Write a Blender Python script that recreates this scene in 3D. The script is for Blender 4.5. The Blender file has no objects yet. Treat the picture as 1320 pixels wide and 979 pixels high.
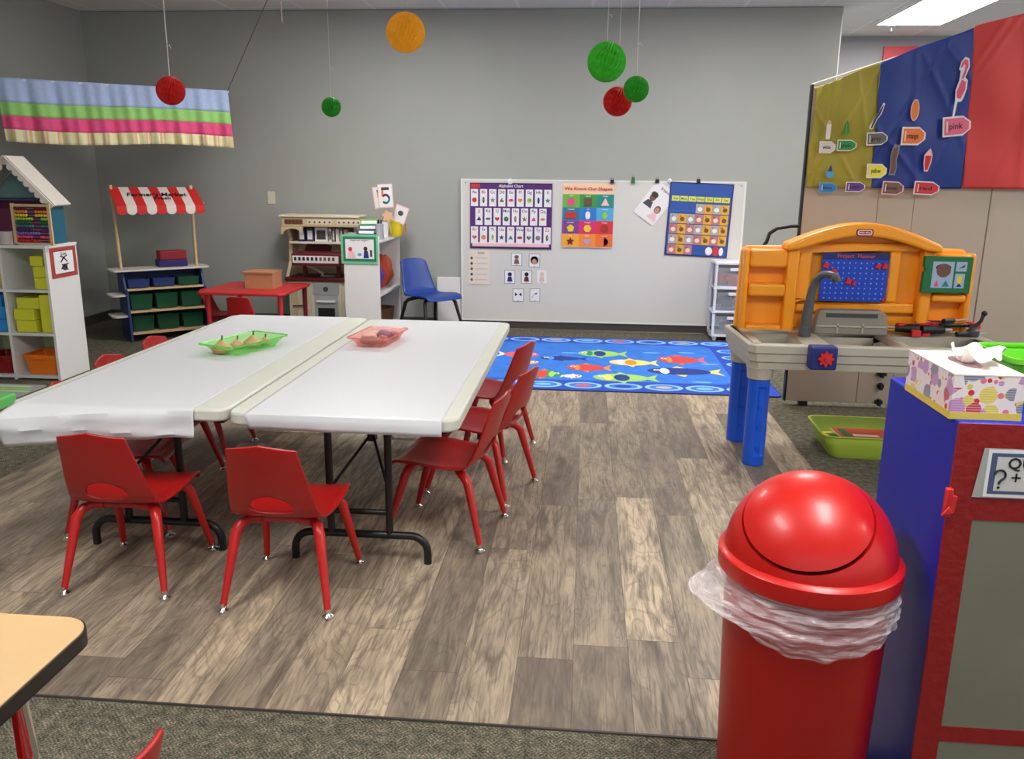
import bpy, bmesh, math, random
from mathutils import Vector, Matrix
random.seed(7)
PI = math.pi
SC = bpy.context.scene
COL = SC.collection
# ---------------------------------------------------------------- camera
CW, CH, CF = 1320, 979, 1075.0
CYAW, CPITCH, CROLL, CHT = math.radians(4.91), math.radians(-13.676), math.radians(.5975), 1.342
_fw = Vector((-math.sin(CYAW)*math.cos(CPITCH), math.cos(CYAW)*math.cos(CPITCH), math.sin(CPITCH)))
_rt = _fw.cross(Vector((0, 0, 1))).normalized(); _up = _rt.cross(_fw)
RT = _rt*math.cos(CROLL)+_up*math.sin(CROLL); UP = _up*math.cos(CROLL)-_rt*math.sin(CROLL)
def at(u, v, x=None, y=None, z=None):
    """the point of a known wall, counter or floor plane seen at pixel u, v of the photograph"""
    d = _fw+RT*((u-CW/2)/CF)+UP*((CH/2-v)/CF); o = Vector((0, 0, CHT))
    a, val = (0, x) if x is not None else (1, y) if y is not None else (2, z)
    return o+d*((val-o[a])/d[a])
cd = bpy.data.cameras.new('camera'); cam = bpy.data.objects.new('camera', cd); COL.objects.link(cam)
cd.sensor_width = 36; cd.lens = CF/CW*36; cd.clip_start = .05; cd.clip_end = 60
cam.matrix_world = Matrix.Translation((0, 0, CHT)) @ Matrix((RT, UP, -_fw)).transposed().to_4x4()
SC.camera = cam
# ---------------------------------------------------------------- materials
def lin(c):
    c = c/255.0
    return c/12.92 if c <= .04045 else ((c+.055)/1.055)**2.4
def rgb(c): return (lin(c[0]), lin(c[1]), lin(c[2]), 1)
_M = {}
def mat(name, c=(200, 200, 200), rough=.5, metal=0, spec=.5, alpha=1, trans=0, emit=0, coat=0, noise=0, nscale=40, bump=0, bscale=200, sub=0):
    if name in _M: return _M[name]
    m = bpy.data.materials.new(name); m.use_nodes = True; nt = m.node_tree; b = nt.nodes['Principled BSDF']
    b.inputs['Base Color'].default_value = rgb(c); b.inputs['Roughness'].default_value = rough
    b.inputs['Metallic'].default_value = metal; b.inputs['Specular IOR Level'].default_value = spec
    b.inputs['Alpha'].default_value = alpha; b.inputs['Transmission Weight'].default_value = trans
    b.inputs['Coat Weight'].default_value = coat
    if emit:
        b.inputs['Emission Color'].default_value = (1, .98, .95, 1); b.inputs['Emission Strength'].default_value = emit
    tc = nt.nodes.new('ShaderNodeTexCoord')
    if noise:
        n = nt.nodes.new('ShaderNodeTexNoise'); n.inputs['Scale'].default_value = nscale; n.inputs['Detail'].default_value = 3
        nt.links.new(tc.outputs['Object'], n.inputs['Vector'])
        r = nt.nodes.new('ShaderNodeMapRange'); r.inputs[1].default_value = .3; r.inputs[2].default_value = .7
        r.inputs[3].default_value = 1-noise; r.inputs[4].default_value = 1+noise
        nt.links.new(n.outputs['Fac'], r.inputs[0])
        x = nt.nodes.new('ShaderNodeVectorMath'); x.operation = 'SCALE'; x.inputs[0].default_value = rgb(c)[:3]
        nt.links.new(r.outputs[0], x.inputs['Scale']); nt.links.new(x.outputs[0], b.inputs['Base Color'])
    if bump:
        n2 = nt.nodes.new('ShaderNodeTexNoise'); n2.inputs['Scale'].default_value = bscale; n2.inputs['Detail'].default_value = 4
        nt.links.new(tc.outputs['Object'], n2.inputs['Vector'])
        bp = nt.nodes.new('ShaderNodeBump'); bp.inputs['Strength'].default_value = bump; bp.inputs['Distance'].default_value = .01
        nt.links.new(n2.outputs['Fac'], bp.inputs['Height']); nt.links.new(bp.outputs[0], b.inputs['Normal'])
    _M[name] = m
    return m
class NT:
    """short forms for building node trees"""
    def __init__(s, name):
        s.m = bpy.data.materials.new(name); s.m.use_nodes = True; s.t = s.m.node_tree; s.b = s.t.nodes['Principled BSDF']; _M[name] = s.m
    def n(s, typ, ins=None, **kw):
        nd = s.t.nodes.new('ShaderNode'+typ)
        for k, v in kw.items(): setattr(nd, k, v)
        for k, v in (ins or {}).items():
            if isinstance(v, bpy.types.NodeSocket): s.t.links.new(v, nd.inputs[k])
            else: nd.inputs[k].default_value = v
        return nd
    def math(s, op, a, b=0, c=0): return s.n('Math', {0: a, 1: b, 2: c}, operation=op).outputs[0]
    def mix(s, f, a, b, blend='MIX'):
        nd = s.n('Mix', None, data_type='RGBA', blend_type=blend)
        for i, v in ((0, f), (6, a), (7, b)):
            if isinstance(v, bpy.types.NodeSocket): s.t.links.new(v, nd.inputs[i])
            else: nd.inputs[i].default_value = v
        return nd.outputs[2]
    def ramp(s, f, stops):
        nd = s.n('ValToRGB', {0: f}); e = nd.color_ramp.elements
        while len(e) < len(stops): e.new(.5)
        for i, (p, c) in enumerate(stops): e[i].position = p; e[i].color = c if len(c) == 4 else rgb(c)
        return nd.outputs[0]
    def out(s, **kw):
        for k, v in kw.items():
            k = k.replace('_', ' ')
            if isinstance(v, bpy.types.NodeSocket): s.t.links.new(v, s.b.inputs[k])
            else: s.b.inputs[k].default_value = v
        return s.m
def make_wood_floor():
    w = NT('wood plank floor'); tc = w.n('TexCoord').outputs['Object']; sp = w.n('SeparateXYZ', {0: tc})
    x, y = sp.outputs[0], sp.outputs[1]; PW, PL = .158, 1.15
    xr = w.math('DIVIDE', x, PW); row = w.math('FLOOR', xr)
    off = w.n('TexWhiteNoise', {'W': row}, noise_dimensions='1D').outputs[0]
    yr = w.math('ADD', w.math('DIVIDE', y, PL), w.math('MULTIPLY', off, 7)); col = w.math('FLOOR', yr)
    idn = w.n('TexWhiteNoise', {'Vector': w.n('CombineXYZ', {0: row, 1: col, 2: 3.3}).outputs[0]}, noise_dimensions='3D').outputs[0]
    base = w.ramp(idn, [(0, (120, 108, 96)), (.25, (154, 139, 120)), (.5, (174, 156, 133)), (.75, (196, 176, 150)), (1, (138, 126, 112))])
    v = w.n('CombineXYZ', {0: w.math('ADD', w.math('MULTIPLY', x, 16), w.math('MULTIPLY', idn, 40)), 1: w.math('MULTIPLY', y, 2.2), 2: w.math('MULTIPLY', idn, 31)}).outputs[0]
    g = w.n('TexNoise', {'Vector': v, 'Scale': 1.0, 'Detail': 5, 'Roughness': .62, 'Distortion': 1.6}).outputs['Fac']
    c = w.mix(w.n('MapRange', {0: g, 1: .40, 2: .74, 3: 0, 4: .95}).outputs[0], base, rgb((80, 70, 61)))
    v2 = w.n('CombineXYZ', {0: w.math('ADD', w.math('MULTIPLY', x, 5), w.math('MULTIPLY', idn, 11)), 1: w.math('MULTIPLY', y, 1.6), 2: 0.}).outputs[0]
    g2 = w.n('TexNoise', {'Vector': v2, 'Scale': 1.0, 'Detail': 2, 'Distortion': .8}).outputs['Fac']
    rings = w.math('SINE', w.math('MULTIPLY', g2, 95))
    c = w.mix(w.n('MapRange', {0: rings, 1: .62, 2: 1, 3: 0, 4: .36}).outputs[0], c, rgb((86, 77, 70)))
    blot = w.n('TexNoise', {'Vector': v2, 'Scale': 1.3, 'Detail': 4}).outputs['Fac']
    c = w.mix(w.n('MapRange', {0: blot, 1: .52, 2: .7, 3: 0, 4: .5}).outputs[0], c, rgb((190, 170, 142)))
    fine = w.n('TexNoise', {'Vector': w.n('CombineXYZ', {0: w.math('MULTIPLY', x, 160), 1: w.math('MULTIPLY', y, 9), 2: idn}).outputs[0], 'Scale': 1, 'Detail': 2}).outputs['Fac']
    c = w.mix(w.n('MapRange', {0: fine, 1: .48, 2: .68, 3: 0, 4: .6}).outputs[0], c, rgb((88, 80, 74)))
    fx = w.math('ABSOLUTE', w.math('SUBTRACT', w.math('FRACT', xr), .5)); fy = w.math('ABSOLUTE', w.math('SUBTRACT', w.math('FRACT', yr), .5))
    e = w.math('MAXIMUM', w.math('GREATER_THAN', fx, .5-.0013/PW), w.math('GREATER_THAN', fy, .5-.0015/PL))
    c = w.mix(w.math('MULTIPLY', e, .6), c, rgb((70, 62, 56)))
    return w.out(Base_Color=c, Roughness=.5, Specular_IOR_Level=.35)
def make_carpet():
    w = NT('flecked carpet'); tc = w.n('TexCoord').outputs['Object']
    r = w.n('Mapping', {'Vector': tc, 'Rotation': (0, 0, .785)}).outputs[0]; sp = w.n('SeparateXYZ', {0: r})
    K = 1/.034
    xs, ys = w.math('MULTIPLY', sp.outputs[0], K), w.math('MULTIPLY', sp.outputs[1], K)
    chk = w.math('FLOORED_MODULO', w.math('ADD', w.math('FLOOR', xs), w.math('FLOOR', ys)), 2)
    a = w.math('SINE', w.math('MULTIPLY', xs, 25)); b_ = w.math('SINE', w.math('MULTIPLY', ys, 25))
    weave = w.n('Mix', {0: chk, 2: a, 3: b_}).outputs[0]
    nz = w.n('TexNoise', {'Vector': tc, 'Scale': 190., 'Detail': 2}).outputs['Fac']
    big = w.n('TexNoise', {'Vector': tc, 'Scale': 34., 'Detail': 2}).outputs['Fac']
    f = w.math('ADD', w.math('ADD', w.math('MULTIPLY', weave, .07), w.math('MULTIPLY', nz, .9)), w.math('MULTIPLY', w.math('SUBTRACT', big, .5), .5))
    c = w.ramp(f, [(.26, (54, 56, 46)), (.42, (88, 86, 73)), (.56, (114, 106, 92)), (.78, (166, 152, 134))])
    bp = w.n('Bump', {'Strength': .5, 'Distance': .004, 'Height': f}).outputs[0]
    return w.out(Base_Color=c, Roughness=.95, Specular_IOR_Level=.1, Normal=bp)
def make_ceiling():
    w = NT('ceiling tile'); tc = w.n('TexCoord').outputs['Object']; sp = w.n('SeparateXYZ', {0: tc})
    fx = w.math('ABSOLUTE', w.math('SUBTRACT', w.math('FRACT', w.math('DIVIDE', sp.outputs[0], .61)), .5))
    fy = w.math('ABSOLUTE', w.math('SUBTRACT', w.math('FRACT', w.math('DIVIDE', sp.outputs[1], 1.22)), .5))
    e = w.math('MAXIMUM', w.math('GREATER_THAN', fx, .48), w.math('GREATER_THAN', fy, .49))
    nz = w.n('TexNoise', {'Vector': tc, 'Scale': 120., 'Detail': 2}).outputs['Fac']
    c = w.mix(e, w.ramp(nz, [(.3, (222, 222, 218)), (.6, (240, 240, 236))]), rgb((250, 250, 248)))
    return w.out(Base_Color=c, Roughness=.9)
def make_tissue_pattern():
    w = NT('dotted tissue box print'); tc = w.n('TexCoord').outputs['Object']
    v = w.n('TexVoronoi', {'Vector': tc, 'Scale': 34.}); d = v.outputs['Distance']
    wn = w.n('TexWhiteNoise', {'Vector': v.outputs['Position']}, noise_dimensions='3D').outputs[0]
    c = w.ramp(wn, [(0, (200, 40, 60)), (.22, (120, 125, 150)), (.42, (225, 205, 70)), (.6, (190, 130, 190)), (.8, (235, 225, 225))]); c.node.color_ramp.interpolation = 'CONSTANT'
    st = w.math('GREATER_THAN', w.math('SINE', w.math('MULTIPLY', w.math('ADD', w.n('SeparateXYZ', {0: tc}).outputs[2], w.n('SeparateXYZ', {0: tc}).outputs[1]), 1400)), .2)
    c = w.mix(w.math('MULTIPLY', st, .35), c, rgb((240, 235, 235)))
    c = w.mix(w.math('LESS_THAN', d, .55), rgb((238, 228, 226)), c)
    v2 = w.n('TexVoronoi', {'Vector': w.n('Mapping', {'Vector': tc, 'Location': (.37, .21, .13)}).outputs[0], 'Scale': 70.})
    wn2 = w.n('TexWhiteNoise', {'Vector': v2.outputs['Position']}, noise_dimensions='3D').outputs[0]
    c2 = w.ramp(wn2, [(0, (206, 50, 60)), (.3, (235, 225, 225)), (.5, (225, 120, 150)), (.65, (225, 200, 80)), (.8, (235, 225, 225)), (.9, (150, 110, 160))]); c2.node.color_ramp.interpolation = 'CONSTANT'
    c = w.mix(w.math('MULTIPLY', w.math('LESS_THAN', v2.outputs['Distance'], .40), w.math('GREATER_THAN', d, .55)), c, c2)
    return w.out(Base_Color=c, Roughness=.45)
def make_paper():
    w = NT('white table paper'); t = w.t
    tr = w.n('BsdfTranslucent', {'Color': rgb((245, 240, 240))}); mx = w.n('MixShader', {0: .22})
    w.b.inputs['Base Color'].default_value = rgb((222, 224, 227)); w.b.inputs['Roughness'].default_value = .45
    t.links.new(w.b.outputs[0], mx.inputs[1]); t.links.new(tr.outputs[0], mx.inputs[2])
    t.links.new(mx.outputs[0], t.nodes['Material Output'].inputs[0]); return w.m
def make_film(name, c, op, rough=.3, noisy=True):
    """clear plastic film: part see-through, part shiny"""
    w = NT(name); t = w.t; w.b.inputs['Base Color'].default_value = rgb(c); w.b.inputs['Roughness'].default_value = rough
    tr = w.n('BsdfTransparent', {'Color': (1, 1, 1, 1)})
    fac = op
    if noisy:
        tc = w.n('TexCoord').outputs['Object']; mp = w.n('Mapping', {'Vector': tc, 'Scale': (3, 3, 40)}).outputs[0]
        nz = w.n('TexNoise', {'Vector': mp, 'Scale': 4., 'Detail': 4, 'Distortion': 1.2}).outputs['Fac']
        fac = w.n('MapRange', {0: nz, 1: .35, 2: .68, 3: op*.45, 4: min(1, op*1.7)}).outputs[0]
    mx = w.n('MixShader', {0: fac}); t.links.new(tr.outputs[0], mx.inputs[1]); t.links.new(w.b.outputs[0], mx.inputs[2])
    t.links.new(mx.outputs[0], t.nodes['Material Output'].inputs[0]); return w.m
def make_tint(name, c, op):
    w = NT(name); t = w.t; w.b.inputs['Base Color'].default_value = rgb(c); w.b.inputs['Roughness'].default_value = .15
    tr = w.n('BsdfTransparent', {'Color': rgb([(v_+2*255)/3 for v_ in c])}); mx = w.n('MixShader', {0: op})
    t.links.new(tr.outputs[0], mx.inputs[1]); t.links.new(w.b.outputs[0], mx.inputs[2])
    t.links.new(mx.outputs[0], t.nodes['Material Output'].inputs[0]); return w.m
def make_ball(name, c):
    w = NT(name); w.b.inputs['Base Color'].default_value = rgb(c); w.b.inputs['Roughness'].default_value = .7; t = w.t
    tr = w.n('BsdfTranslucent', {'Color': rgb(c)}); mx = w.n('MixShader', {0: .35})
    t.links.new(w.b.outputs[0], mx.inputs[1]); t.links.new(tr.outputs[0], mx.inputs[2])
    t.links.new(mx.outputs[0], t.nodes['Material Output'].inputs[0]); return w.m
WOODFLOOR, CARPET, CEIL, TISSUE, PAPER = make_wood_floor(), make_carpet(), make_ceiling(), make_tissue_pattern(), make_paper()
WALL = mat('grey wall paint', (164, 166, 160), .6, spec=.3, noise=.015, nscale=3, bump=.05, bscale=300)
WALLD = mat('grey wall paint far', (158, 156, 160), .7)
BASEB = mat('dark brown vinyl base', (66, 62, 57), .5)
RED = mat('red moulded plastic', (166, 20, 18), .38, coat=.1, bump=.04, bscale=900)
REDL = mat('red enamel tube', (182, 28, 24), .3)
CHROME = mat('chrome', (225, 222, 218), .18, 1)
BLACKM = mat('black enamel tube', (14, 14, 16), .4)
BLACK = mat('black', (20, 20, 22), .5)
TABLEW = mat('off white moulded table', (200, 202, 189), .45, bump=.04, bscale=400)
WHITE = mat('white laminate', (226, 224, 222), .45)
PWHITE = mat('white print', (232, 230, 230), .6)
CREAM = mat('cream paper', (226, 214, 200), .7)
BOARD = mat('whiteboard enamel', (212, 210, 203), .35)
def C(name, c, r=.5, **k): return mat(name, c, r, **k)
PURPLE = C('purple vinyl', (82, 30, 110)); NAVY = C('navy', (24, 40, 110)); ROYAL = C('royal blue', (42, 82, 158))
DGREEN = C('dark green', (20, 110, 60)); TEAL = C('teal', (30, 130, 130)); LIME = C('lime green', (150, 205, 60))
YEL = C('yellow', (232, 205, 50)); ORG = C('orange', (238, 135, 40)); PINK = C('pink', (228, 80, 120)); LPINK = C('light pink', (240, 190, 195))
BRED = C('bright red', (205, 36, 36)); MAROON = C('maroon', (104, 24, 30)); BROWN = C('brown', (110, 78, 60)); SKY = C('sky blue', (80, 165, 215))
GREY = C('mid grey', (120, 122, 124)); DGREY = C('dark grey', (66, 68, 70)); TAN = C('tan plastic', (206, 188, 150)); LTAN = C('light tan plastic', (222, 212, 190))
PINE = C('pine wood', (214, 182, 138), .55, noise=.06, nscale=12); CARD = C('corrugated cardboard', (176, 124, 88), .8, noise=.05, nscale=30)
SILV = C('silver plastic', (165, 168, 170), .35)
# ---------------------------------------------------------------- mesh building
class MB:
    def __init__(s, M=None):
        s.v = []; s.f = []; s.fm = []; s.mats = []; s.M = M or Matrix.Identity(4); s.sm = []
    def _mi(s, m):
        if m not in s.mats: s.mats.append(m)
        return s.mats.index(m)
    def add(s, vs, fs, m, M=None, smooth=True):
        T = s.M @ M if M is not None else s.M; b = len(s.v); i = s._mi(m)
        s.v += [T @ Vector(p) for p in vs]
        for f in fs: s.f.append(tuple(b+k for k in f)); s.fm.append(i); s.sm.append(smooth)
        return s
    def box(s, lo, hi, m, M=None):
        x0, y0, z0 = lo; x1, y1, z1 = hi
        vs = [(x0, y0, z0), (x1, y0, z0), (x1, y1, z0), (x0, y1, z0), (x0, y0, z1), (x1, y0, z1), (x1, y1, z1), (x0, y1, z1)]
        return s.add(vs, [(0, 3, 2, 1), (4, 5, 6, 7), (0, 1, 5, 4), (1, 2, 6, 5), (2, 3, 7, 6), (3, 0, 4, 7)], m, M, False)
    def cbox(s, c, d, m, M=None): return s.box([c[i]-d[i]/2 for i in range(3)], [c[i]+d[i]/2 for i in range(3)], m, M)
    def prism(s, pts, z0, z1, m, M=None, top=None, taper=1.0):
        n = len(pts); cx = sum(p[0] for p in pts)/n; cy = sum(p[1] for p in pts)/n
        vs = [(p[0], p[1], z0) for p in pts]+[(cx+(p[0]-cx)*taper, cy+(p[1]-cy)*taper, z1) for p in pts]
        s.add(vs, [tuple(reversed(range(n)))]+[(i, (i+1) % n, n+(i+1) % n, n+i) for i in range(n)], m, M, False)
        b = len(s.v)-2*n; s.f.append(tuple(b+n+i for i in range(n))); s.fm.append(s._mi(top or m)); s.sm.append(False)
        return s
    def flat(s, pts, z, m, M=None): return s.add([(p[0], p[1], z) for p in pts], [tuple(range(len(pts)))], m, M, False)
    def rect(s, x0, y0, x1, y1, z, m, t=.0006): return s.box((x0, y0, z), (x1, y1, z+t), m)
    def tube(s, pts, r, m, seg=10, M=None, caps=True):
        pts = [Vector(p) for p in pts]; n = len(pts); rs = r if isinstance(r, (list, tuple)) else [r]*n
        vs = []; prev = None
        for i, p in enumerate(pts):
            t = (pts[min(i+1, n-1)]-pts[max(i-1, 0)]).normalized()
            if prev is None:
                a = Vector((0, 0, 1)) if abs(t.z) < .9 else Vector((1, 0, 0)); u = t.cross(a).normalized()
            else: u = (prev-t*prev.dot(t)).normalized()
            prev = u; w = t.cross(u)
            vs += [p+(u*math.cos(2*PI*k/seg)+w*math.sin(2*PI*k/seg))*rs[i] for k in range(seg)]
        fs = [(i*seg+k, i*seg+(k+1) % seg, (i+1)*seg+(k+1) % seg, (i+1)*seg+k) for i in range(n-1) for k in range(seg)]
        if caps: fs += [tuple(reversed(range(seg))), tuple((n-1)*seg+k for k in range(seg))]
        return s.add(vs, fs, m, M)
    def lathe(s, prof, m, seg=24, M=None, sx=1, sy=1):
        vs = []; n = len(prof)
        for r, z in prof: vs += [(r*math.cos(2*PI*k/seg)*sx, r*math.sin(2*PI*k/seg)*sy, z) for k in range(seg)]
        fs = [(i*seg+k, i*seg+(k+1) % seg, (i+1)*seg+(k+1) % seg, (i+1)*seg+k) for i in range(n-1) for k in range(seg)]
        if prof[0][0] > 1e-5: fs.append(tuple(reversed(range(seg))))
        if prof[-1][0] > 1e-5: fs.append(tuple((n-1)*seg+k for k in range(seg)))
        return s.add(vs, fs, m, M)
    def ball(s, c, r, m, seg=14, rings=8, M=None):
        rx, ry, rz = r if isinstance(r, (tuple, list)) else (r, r, r); vs = []; 
        for i in range(rings+1):
            a = PI*i/rings
            vs += [(c[0]+rx*math.sin(a)*math.cos(2*PI*k/seg), c[1]+ry*math.sin(a)*math.sin(2*PI*k/seg), c[2]-rz*math.cos(a)) for k in range(seg)]
        return s.add(vs, [(i*seg+k, i*seg+(k+1) % seg, (i+1)*seg+(k+1) % seg, (i+1)*seg+k) for i in range(rings) for k in range(seg)], m, M)
    def grid(s, fn, nu, nv, m, M=None, skip=None):
        vs = [fn(i/nu, j/nv) for j in range(nv+1) for i in range(nu+1)]
        fs = [(j*(nu+1)+i, j*(nu+1)+i+1, (j+1)*(nu+1)+i+1, (j+1)*(nu+1)+i) for j in range(nv) for i in range(nu) if not (skip and skip((i+.5)/nu, (j+.5)/nv))]
        return s.add(vs, fs, m, M)
    def text(s, txt, x, y, size, m, z=0, width=None, M=None, align='CENTER', ext=.0004, shear=0):
        vs, fs, w = glyphs(txt, align, shear); k = size; kx = size if not width else (width/w if w else size)
        if not width: kx = size
        T = Matrix.Translation((x, y, z+ext)) @ Matrix.Diagonal((kx, k, ext*2, 1))
        return s.add(vs, fs, m, (M @ T) if M is not None else T, False)
    def build(s, name, parent=None, at_=None, bevel=0, seg=2, solid=0, sub=0, world=True, offset=-1, label=None):
        me = bpy.data.meshes.new(name)
        vs = s.v
        o = bpy.data.objects.new(name, me)
        if parent is not None:
            if world:
                P = parent.matrix_basis.copy(); q = parent.parent
                while q is not None: P = q.matrix_basis @ P; q = q.parent
                Pi = P.inverted(); vs = [Pi @ p for p in vs]
        elif at_ is not None:
            a = Vector(at_); vs = [p-a for p in vs]; o.location = a
        me.from_pydata([tuple(p) for p in vs], [], s.f)
        for m in s.mats: me.materials.append(m)
        for p, i, f in zip(me.polygons, s.fm, s.sm): p.material_index = i; p.use_smooth = f
        bm = bmesh.new(); bm.from_mesh(me)
        bmesh.ops.remove_doubles(bm, verts=bm.verts, dist=1e-6)
        if solid == 0: bmesh.ops.recalc_face_normals(bm, faces=bm.faces)
        for e in bm.edges:
            if len(e.link_faces) == 2 and e.calc_face_angle(0) > .7: e.smooth = False
        bm.to_mesh(me); bm.free(); me.update()
        COL.objects.link(o)
        if parent is not None: o.parent = parent
        if sub:
            d = o.modifiers.new('sub', 'SUBSURF'); d.levels = d.render_levels = sub
        if solid:
            d = o.modifiers.new('solid', 'SOLIDIFY'); d.thickness = solid; d.offset = offset
        if bevel:
            d = o.modifiers.new('bevel', 'BEVEL'); d.width = bevel; d.segments = seg; d.limit_method = 'ANGLE'; d.angle_limit = .6; d.harden_normals = False
            for p in me.polygons: p.use_smooth = True
            bm = bmesh.new(); bm.from_mesh(me)
            bm.to_mesh(me); bm.free()
        if label: o['label'] = label
        return o
_G = {}
def glyphs(txt, align='CENTER', shear=0):
    k = (txt, align, shear)
    if k not in _G:
        cu = bpy.data.curves.new('t', 'FONT'); cu.body = txt; cu.align_x = align; cu.align_y = 'CENTER'; cu.size = 1; cu.resolution_u = 2; cu.extrude = .5; cu.shear = shear; cu.offset = .012
        ob = bpy.data.objects.new('t', cu); COL.objects.link(ob); bpy.context.view_layer.update()
        me = bpy.data.meshes.new_from_object(ob.evaluated_get(bpy.context.evaluated_depsgraph_get()))
        vs = [tuple(v.co) for v in me.vertices]; fs = [tuple(p.vertices) for p in me.polygons]
        w = (max(v[0] for v in vs)-min(v[0] for v in vs)) if vs else 1
        bpy.data.objects.remove(ob); bpy.data.curves.remove(cu); bpy.data.meshes.remove(me); _G[k] = (vs, fs, w)
    return _G[k]
def thing(name, label, cat, loc=(0, 0, 0), rz=0, group=None):
    o = bpy.data.objects.new(name, None); COL.objects.link(o); o.empty_display_size = .05
    o.matrix_basis = Matrix.Translation(loc) @ Matrix.Rotation(rz, 4, 'Z'); o['label'] = label; o['category'] = cat
    if group: o['group'] = group
    return o
def tag(o, label, cat, group=None, kind=None):
    o['label'] = label; o['category'] = cat
    if group: o['group'] = group
    if kind: o['kind'] = kind
    return o
def struct(o): o['kind'] = 'structure'; return o
def dup(root, loc, rz, label, group=None, scale=1):
    r = root.copy(); COL.objects.link(r); r.matrix_basis = Matrix.Translation(loc) @ Matrix.Rotation(rz, 4, 'Z') @ Matrix.Scale(scale, 4)
    r['label'] = label
    if group: r['group'] = group
    for ch in list(root.children):
        c = ch.copy(); COL.objects.link(c); c.parent = r
        for g in list(ch.children):
            d = g.copy(); COL.objects.link(d); d.parent = c
    return r
def frame(o, rz=0, tilt=0, lean=0):
    """upright drawing plane at o: x right, y up, z out of it (towards -Y when rz = 0)"""
    return Matrix.Translation(o) @ Matrix.Rotation(rz, 4, 'Z') @ Matrix.Rotation(PI/2+lean, 4, 'X') @ Matrix.Rotation(tilt, 4, 'Z')
def ell(cx, cy, rx, ry, n=20, a0=0, a1=2*PI):
    full = abs(a1-a0-2*PI) < 1e-6
    return [(cx+rx*math.cos(a0+(a1-a0)*i/(n if full else n-1)), cy+ry*math.sin(a0+(a1-a0)*i/(n if full else n-1))) for i in range(n)]
def rrect(x0, y0, x1, y1, r, n=5):
    p = []
    for cx, cy, a in ((x1-r, y1-r, 0), (x0+r, y1-r, PI/2), (x0+r, y0+r, PI), (x1-r, y0+r, 1.5*PI)):
        p += [(cx+r*math.cos(a+PI/2*i/n), cy+r*math.sin(a+PI/2*i/n)) for i in range(n+1)]
    return p
def star(cx, cy, r, n=5, k=.45, a=PI/2): return [(cx+(r if i % 2 == 0 else r*k)*math.cos(a+PI*i/n), cy+(r if i % 2 == 0 else r*k)*math.sin(a+PI*i/n)) for i in range(2*n)]
def heart(cx, cy, r): return [(cx+r*.062*16*math.sin(t)**3, cy+r*.062*(13*math.cos(t)-5*math.cos(2*t)-2*math.cos(3*t)-math.cos(4*t))) for t in [2*PI*i/24 for i in range(24)]][::-1]
# ================================================================ the room
YB, XL, ZC, XR = 7.42, -4.43, 2.70, 2.01
struct(MB().box((-4.7, -4, -.1), (6.5, 9.1, 0), CARPET).build('floor'))
struct(MB().box((-2.58, 1.82, 0), (1.11, 5.22, .003), WOODFLOOR).build('floor'))
struct(MB().box((XL-.12, YB, 0), (XR, YB+.14, ZC), WALL).build('wall_back', bevel=.012))
struct(MB().box((XL-.12, -4, 0), (XL, YB, ZC), WALL).build('wall_left'))
struct(MB().box((XR, 8.9, 0), (6.5, 9.02, ZC), WALLD).build('wall_far'))
struct(MB().box((-4.7, -4, ZC), (6.5, 9.1, ZC+.1), CEIL).build('ceiling'))
def base_strip(a, b, name):
    v = Vector(b)-Vector(a); L = v.length; M = Matrix.Translation(a) @ Matrix.Rotation(math.atan2(v.y, v.x), 4, 'Z')
    struct(MB(M).prism([(0, 0), (0, .075), (-.004, .09), (-.012, .085), (-.014, .012), (-.022, 0)], 0, L, BASEB, M=Matrix(((0, 0, 1, 0), (1, 0, 0, 0), (0, 1, 0, 0), (0, 0, 0, 1)))).build(name))
base_strip((XL, YB, 0), (XR, YB, 0), 'baseboard_back'); base_strip((XL, -4, 0), (XL, YB, 0), 'baseboard_left')
# floor trim where carpet meets planks
struct(MB().prism([(-.004, 0), (.004, 0), (.003, .0045), (-.003, .0045)], -2.58, 1.11, mat('dark floor reducer', (60, 54, 48), .5), M=Matrix(((0, 0, 1, 0), (1, 0, 0, 1.82), (0, 1, 0, 0), (0, 0, 0, 1)))).build('trim_1'))
def ceiling_light(x, y, label, power=10.0, along=False):
    t = thing('ceiling_light', label, 'ceiling light', (x, y, ZC), 0, 'recessed ceiling lights')
    w, l = (.3, .6)
    f = MB(Matrix.Translation((x, y, ZC)))
    for a in (((-w, -l), (w, -l+.03)), ((-w, l-.03), (w, l)), ((-w, -l+.03), (-w+.03, l-.03)), ((w-.03, -l+.03), (w, l-.03))):
        f.box((a[0][0], a[0][1], -.02), (a[1][0], a[1][1], -.001), WHITE)
    f.build('frame', t)
    MB(Matrix.Translation((x, y, ZC))).box((-w+.03, -l+.03, -.008), (w-.03, l-.03, -.002), mat('lit diffuser', (255, 255, 255), .5, emit=power)).build('diffuser', t)
for (x, y, lb) in ((-1.5, 5.5, 'front left'), (1.1, 5.5, 'front right'), (-1.5, 1.1, 'middle left'), (.8, 1.1, 'middle right'), (3.6, 1.6, 'beyond the divider'), (3.7, 4.9, 'beyond the divider end')):
    ceiling_light(x, y, 'recessed ceiling light above the classroom, %s' % lb)
pl = at(1205, 13, z=ZC); ceiling_light(pl.x, pl.y, 'recessed ceiling light over the far room seen above the blue cloth')
ph = at(1150, 29, z=ZC)
tag(MB().lathe([(.012, ZC-.001), (.012, ZC-.02), (.03, ZC-.025), (.03, ZC-.035), (.008, ZC-.04), (.008, ZC-.07), (.02, ZC-.075), (0, ZC-.08)], DGREY, 12, M=Matrix.Translation((ph.x, ph.y, 0))).build('ceiling_sprinkler'), 'small dark sprinkler head on the far ceiling', 'sprinkler')
p0, p1 = at(1140, 57, y=8.88), at(1190, 80, y=8.88)
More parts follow.
